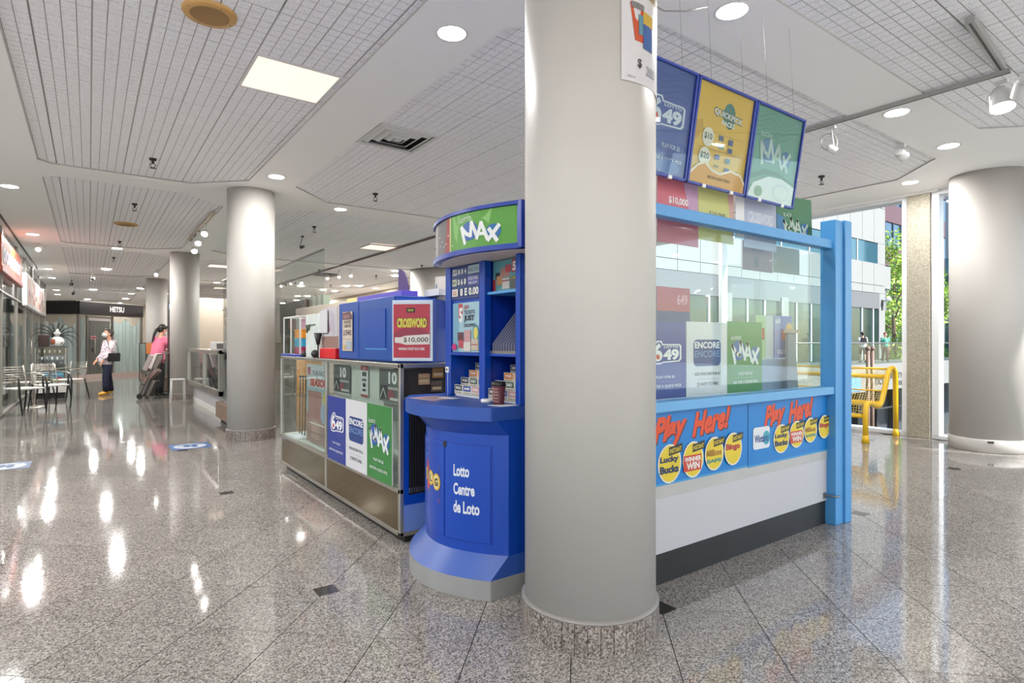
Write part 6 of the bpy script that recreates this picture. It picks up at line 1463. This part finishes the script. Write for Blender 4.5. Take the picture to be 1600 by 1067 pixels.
def person(label, loc, rz, H_, pose, look, hair=None, mask=True):
    """pose: joints in metres for a 1.6 m body, +y is forward; look: materials and clothes"""
    t = thing('person', label, 'person', loc, rz); s = H_ / 1.6
    T = Matrix.Translation(Vector(loc)) @ Matrix.Rotation(rz, 4, 'Z') @ Matrix.Scale(s, 4)
    J = dict(pelvis=(0, 0, .84), belly=(0, .0, .98), chest=(0, 0, 1.16), neck=(0, .0, 1.32), head0=(0, .015, 1.40), head1=(0, .02, 1.49), head2=(0, .015, 1.55),
             shL=(-.15, 0, 1.26), elL=(-.19, -.03, 1.0), wrL=(-.19, .03, .77), shR=(.15, 0, 1.26), elR=(.19, -.03, 1.0), wrR=(.19, .03, .77),
             hiL=(-.085, 0, .80), knL=(-.09, .01, .45), anL=(-.09, -.01, .08), toL=(-.10, .13, .03), hiR=(.085, 0, .80), knR=(.09, .01, .45), anR=(.09, -.01, .08), toR=(.10, .13, .03))
    J.update(pose); V = {k: Vector(v) for k, v in J.items()}
    rad = dict(pelvis=.105, belly=.095, chest=.105, neck=.045, head0=.058, head1=.078, head2=.058, shL=.048, elL=.036, wrL=.024, shR=.048, elR=.036, wrR=.024, hiL=.078, knL=.05, anL=.034, toL=.028, hiR=.078, knR=.05, anR=.034, toR=.028)
    nodes = {k: (V[k], rad[k]) for k in rad}
    edges = [('pelvis', 'belly'), ('belly', 'chest'), ('chest', 'neck'), ('neck', 'head0'), ('head0', 'head1'), ('head1', 'head2')]
    for q_ in 'LR':
        edges += [('chest', 'sh' + q_), ('sh' + q_, 'el' + q_), ('el' + q_, 'wr' + q_), ('pelvis', 'hi' + q_), ('hi' + q_, 'kn' + q_), ('kn' + q_, 'an' + q_), ('an' + q_, 'to' + q_)]
        d = (V['wr' + q_] - V['el' + q_]).normalized(); side = d.cross(Vector((0, 0, 1))); side = side.normalized() if side.length > .2 else Vector((0, 1, 0)); side2 = d.cross(side).normalized()
        hc = V['wr' + q_] + d * .07; nodes['hand' + q_] = (hc, (.026, .018)); edges.append(('wr' + q_, 'hand' + q_))
        for k, (off, ln) in enumerate(((-.024, .058), (-.008, .068), (.008, .064), (.024, .050))):
            b_ = hc + side * off + d * .012; m_ = b_ + d * ln * .55 + side2 * .006; e_ = m_ + d * ln * .45 + side2 * .016
            nodes['f%s%da' % (q_, k)] = (b_, .009); nodes['f%s%db' % (q_, k)] = (m_, .008); nodes['f%s%dc' % (q_, k)] = (e_, .0065)
            edges += [('hand' + q_, 'f%s%da' % (q_, k)), ('f%s%da' % (q_, k), 'f%s%db' % (q_, k)), ('f%s%db' % (q_, k), 'f%s%dc' % (q_, k))]
        th = V['wr' + q_] + d * .035 - side * .028; te = th + d * .035 - side * .018
        nodes['th%sa' % q_] = (th, .010); nodes['th%sb' % q_] = (te, .008); edges += [('hand' + q_, 'th%sa' % q_), ('th%sa' % q_, 'th%sb' % q_)]
    skin_body('body', nodes, edges, look['skin'], t, T)
    fwd = Vector(look.get('face', (0, 1, 0))).normalized(); up = Vector((0, 0, 1)); up = (up - fwd * up.dot(fwd)).normalized(); rt = fwd.cross(up)
    hc = V['head1']; HM = T @ Matrix.Translation(hc) @ Matrix(((rt.x, fwd.x, up.x, 0), (rt.y, fwd.y, up.y, 0), (rt.z, fwd.z, up.z, 0), (0, 0, 0, 1)))
    m = MB(HM); m.ball((0, .012, 0), (.072, .085, .105), look['skin']); m.frustum((0, .085, -.012), (0, .112, -.025), .010, .013, look['skin'], 8)
    for q_ in (-1, 1): m.ball((q_ * .074, 0, -.01), (.012, .02, .03), look['skin'], 10, 8)
    m.build('face', t)
    m = MB(HM)
    for q_ in (-1, 1): m.ball((q_ * .028, .088, .008), (.012, .008, .006), M_black, 8, 6); m.box(q_ * .028 - .016, .088, .026, q_ * .028 + .016, .096, .031, look['hair'])
    m.build('eyes', t)
    if mask:
        m = MB(HM); m.ball((0, .055, -.052), (.062, .062, .056), M_white, 16, 10); m.tube([(-.06, .05, -.03), (-.074, .0, -.01)], .003, M_white, 5); m.tube([(.06, .05, -.03), (.074, .0, -.01)], .003, M_white, 5); m.build('face_mask', t)
    else:
        m = MB(HM); m.box(-.02, .086, -.062, .02, .094, -.055, mat('lip', srgb('a8605a'), .5)); m.build('mouth', t)
    m = MB(HM)
    m.ball((0, -.018, .03), (.086, .096, .098), look['hair'], 18, 12); m.ball((0, .045, .075), (.07, .05, .038), look['hair'], 14, 8)
    m.ball((0, -.045, -.02), (.07, .055, .06), look['hair'], 14, 10)
    if look.get('tail'):
        m.tube([(0, -.10, .0), (0, -.135, -.05), (-.01, -.14, -.16), (-.02, -.125, -.28), (-.02, -.12, -.36)], [.028, .034, .03, .022, .008], look['hair'], 10)
    m.build('hair', t)
    # upper garment
    def limb(m_, a, b, ra, rb, mt): m_.tube([a, a + (b - a) * .5, b], [ra, (ra + rb) / 2, rb], mt, 14)
    gm = MB(T); lv = [V['pelvis'] - Vector((0, 0, look.get('hem', .06))), V['pelvis'] + Vector((0, 0, .03)), V['belly'], V['chest'], V['chest'] + (V['neck'] - V['chest']) * .5, V['neck'] + Vector((0, 0, -.02))]
    wd_ = look.get('wide', 1.0); rr = [(.175 * wd_, .135 * wd_), (.168 * wd_, .13 * wd_), (.155 * wd_, .12 * wd_), (.172 * wd_, .122 * wd_), (.158, .10), (.062, .062)]
    gm.loft([(p_.x, p_.y, p_.z, a_, b_) for p_, (a_, b_) in zip(lv, rr)], look['top'], 22)
    for q_ in 'LR':
        sh, el, wr = V['sh' + q_], V['el' + q_], V['wr' + q_]
        gm.ball(sh, .068, look['top'], 12, 8)
        if look.get('short'): limb(gm, sh, sh + (el - sh) * .75, .068, .062, look['top'])
        else: limb(gm, sh, el, .068, .055, look['top']); gm.ball(el, .055, look['top'], 12, 8); limb(gm, el, wr + (wr - el).normalized() * -.01, .055, .044, look['top'])
    if look.get('hood'): gm.ball(V['neck'] + Vector((0, -.07, -.03)), (.10, .07, .06), look['top'], 14, 8)
    gm.build('top_garment', t)
    gm = MB(T); gm.loft([(V['pelvis'].x, V['pelvis'].y, V['pelvis'].z + .05, .145, .115), (V['pelvis'].x, V['pelvis'].y, V['pelvis'].z - .06, .155, .125)], look['trousers'], 20)
    for q_ in 'LR':
        hi, kn, an = V['hi' + q_], V['kn' + q_], V['an' + q_]
        end = an if not look.get('shorts') else kn
        gm.tube([hi + Vector((0, 0, .02)), hi + (kn - hi) * .5, kn] + ([kn + (an - kn) * .5, an] if not look.get('shorts') else []), [.092, .085, .072] + ([.066, .060] if not look.get('shorts') else []), look['trousers'], 16)
    gm.build('trousers', t)
    for q_ in 'LR':
        an, to = V['an' + q_], V['to' + q_]; d = (to - an); gm = MB(T)
        gm.tube([an + Vector((0, 0, .0)) - d * .22 + Vector((0, 0, -.03)), an - d * .1 + Vector((0, 0, -.02)), an + d * .35 + Vector((0, 0, -.012)), to, to + d * .16 + Vector((0, 0, .004))], [.028, .043, .045, .040, .018], look['shoe'], 12)
        sole = MB(T)
        gm.build('shoe', t)
    return t, T, V
# dotted jacket cloth
mj = mat('dotted_jacket', srgb('d9c7cf'), .7)
n_ = mj.node_tree; b_ = n_.nodes['Principled BSDF']; tc_ = n_.nodes.new('ShaderNodeTexCoord'); vo = n_.nodes.new('ShaderNodeTexVoronoi'); vo.inputs['Scale'].default_value = 17
cr_ = n_.nodes.new('ShaderNodeValToRGB'); cr_.color_ramp.elements[0].position = .26; cr_.color_ramp.elements[0].color = srgb('6d4f74') + (1,); cr_.color_ramp.elements[1].position = .34; cr_.color_ramp.elements[1].color = srgb('e0d0d6') + (1,)
n_.links.new(tc_.outputs['Object'], vo.inputs['Vector']); n_.links.new(vo.outputs['Distance'], cr_.inputs[0]); n_.links.new(cr_.outputs[0], b_.inputs['Base Color'])
navy = mat('navy_trousers', srgb('151c33'), .8); hairb = mat('dark_hair', srgb('1e1714'), .5); hairg = mat('brown_grey_hair', srgb('4a4038'), .55)
p1 = W(-9.62, 13.85)
pose1 = dict(pelvis=(0, .03, .83), belly=(0, .0, .98), chest=(0, -.03, 1.15), neck=(0, -.045, 1.30), head0=(0, -.03, 1.385), head1=(0, -.015, 1.46), head2=(0, -.02, 1.52), shL=(-.15, -.03, 1.24), elL=(-.20, .06, 1.02), wrL=(-.17, .17, .83), shR=(.15, -.03, 1.24), elR=(.20, -.02, 1.0), wrR=(.17, .14, .84),
             knL=(-.09, .08, .45), anL=(-.09, .08, .09), toL=(-.10, .22, .035), knR=(.09, -.06, .45), anR=(.09, -.12, .09), toR=(.10, .02, .035))
t1, TT1, V1 = person('person in a pale dotted jacket, face mask and navy trousers, standing and looking up', (p1.x, p1.y, 0), R(36 + 90 - 12), 1.60, pose1,
       dict(skin=M_skin, hair=hairg, top=mj, trousers=navy, shoe=mat('mustard_shoe', srgb('d9a23a'), .5), face=(0, 1, .35), hood=True, wide=1.1, hem=.10), None, True)
m = MB(TT1); m.box(-.265, -.16, .80, -.19, .10, 1.0, M_black); bag = m.build('shoulder_bag', None, .015); tag(bag, 'black shoulder bag worn by the person in the dotted jacket', 'bag')
m = MB(TT1); m.tube([(-.225, -.13, 1.0), (-.19, -.13, 1.15), (-.10, -.10, 1.31), (.02, -.05, 1.34)], .007, M_black, 6); m.tube([(-.225, .08, 1.0), (-.215, .06, 1.12), (-.12, .06, 1.29), (.0, .02, 1.33)], .007, M_black, 6); m.build('strap', bag)
p2 = W(-8.26, 13.6)
pose2 = dict(pelvis=(0, -.02, .86), belly=(0, -.01, 1.0), chest=(0, .03, 1.18), neck=(0, .05, 1.33), head0=(0, .075, 1.41), head1=(0, .10, 1.49), head2=(0, .095, 1.55), shL=(-.15, .03, 1.28), elL=(-.19, .12, 1.06), wrL=(-.14, .33, 1.03), shR=(.15, .03, 1.28), elR=(.19, .13, 1.06), wrR=(.14, .34, 1.03))
person('person in a pink T-shirt and face mask with a dark ponytail, leaning to the counter', (p2.x, p2.y, 0), R(36 - 90 - 6), 1.66, pose2,
       dict(skin=M_skin, hair=hairb, top=mat('pink_shirt', srgb('d9708c'), .8), trousers=mat('black_trousers', srgb('1a1a1e'), .8), shoe=M_black, face=(0, 1, -.35), short=True, tail=True, wide=1.05, hem=.12), None, True)
ct = thing('folding_cart', 'folded metal shopping cart with grey bags beside the person in pink', 'cart', (1.18, 14.7, 0))
cP = W(-8.02, 12.95); CTm = Matrix.Translation((cP.x, cP.y, 0)) @ Matrix.Rotation(R(-36), 4, 'Z')
WM[ct.name] = Matrix.Translation(ct.location)
def cbox(x, z, w_, h_, tilt, mt, nm):
    m_ = MB(CTm @ Matrix.Translation((x, 0, z)) @ Matrix.Rotation(tilt, 4, 'Y')); m_.box(-w_ / 2, -.1, -h_ / 2, w_ / 2, .1, h_ / 2, mt); return m_.build(nm, ct, .012)
cbox(-.02, .80, .11, .36, R(24), mat('silver_bag', srgb('9a8f8c'), .35), 'bag'); cbox(.10, .83, .08, .36, R(24), mat('pale_bag', srgb('c9bdb8'), .35), 'bag')
cbox(.04, .52, .09, .34, R(44), mat('dull_pink_bag', srgb('8c7470'), .4), 'bag'); cbox(-.10, .24, .08, .40, R(24), mat('grey_bag', srgb('7a7676'), .35), 'bag'); cbox(.04, .24, .07, .36, R(24), M_steel, 'bag')
m = MB(CTm); 
for y in (-.12, .12): m.tube([(-.20, y, .06), (.10, y, .70), (.20, y, .98)], .012, M_steel, 6); m.tube([(-.20, y, .06), (.26, y, .05)], .012, M_dark, 6)
m.tube([(.20, -.12, .98), (.20, .12, .98)], .012, M_dark, 6); m.build('frame', ct)
for y in (-.13, .13):
    m = MB(CTm); m.frustum((-.18, y - .012, .06), (-.18, y + .012, .06), .06, .06, M_black, 18); m.build('wheel', ct)
# two people outside
for (px_, lb, rz, lk) in ((1348, 'person with a dark backpack and white shirt walking outside, seen from behind', R(-54 + 0), dict(skin=M_skin, hair=hairb, top=mat('white_shirt', srgb('dcdcdc'), .7), trousers=mat('dark_shorts', srgb('3a3c40'), .8), shoe=M_black, short=True, shorts=True)),
                          (1383, 'person in a green top and dark red trousers walking outside beside the corner pier', R(126), dict(skin=M_skin, hair=mat('red_hair', srgb('7a3a2c'), .5), top=mat('green_top', srgb('4f9a86'), .7), trousers=mat('maroon_trousers', srgb('6a2f40'), .8), shoe=M_black, short=True))):
    q_ = out_pt(px_, 560, 14.9)
    tt, TTo, _ = person(lb, (q_.x, 14.9, TZ_), rz, 1.72, dict(knL=(-.09, .10, .46), anL=(-.09, .06, .08), toL=(-.1, .19, .03), knR=(.09, .0, .45), anR=(.09, -.14, .10), toR=(.1, -.02, .035)), lk, None, False)
    if px_ == 1348:
        m = MB(TTo); m.box(-.14, -.26, 1.0, .14, -.12, 1.30, M_black); bp_ = tag(m.build('backpack', None, .03), 'black backpack worn by the person outside in the white shirt', 'backpack')
        m = MB(TTo); m.tube([(-.1, -.12, 1.28), (-.1, .02, 1.36), (-.1, .12, 1.15), (-.12, -.12, 1.02)], .014, M_black, 6); m.tube([(.1, -.12, 1.28), (.1, .02, 1.36), (.1, .12, 1.15), (.12, -.12, 1.02)], .014, M_black, 6); m.build('straps', bp_)
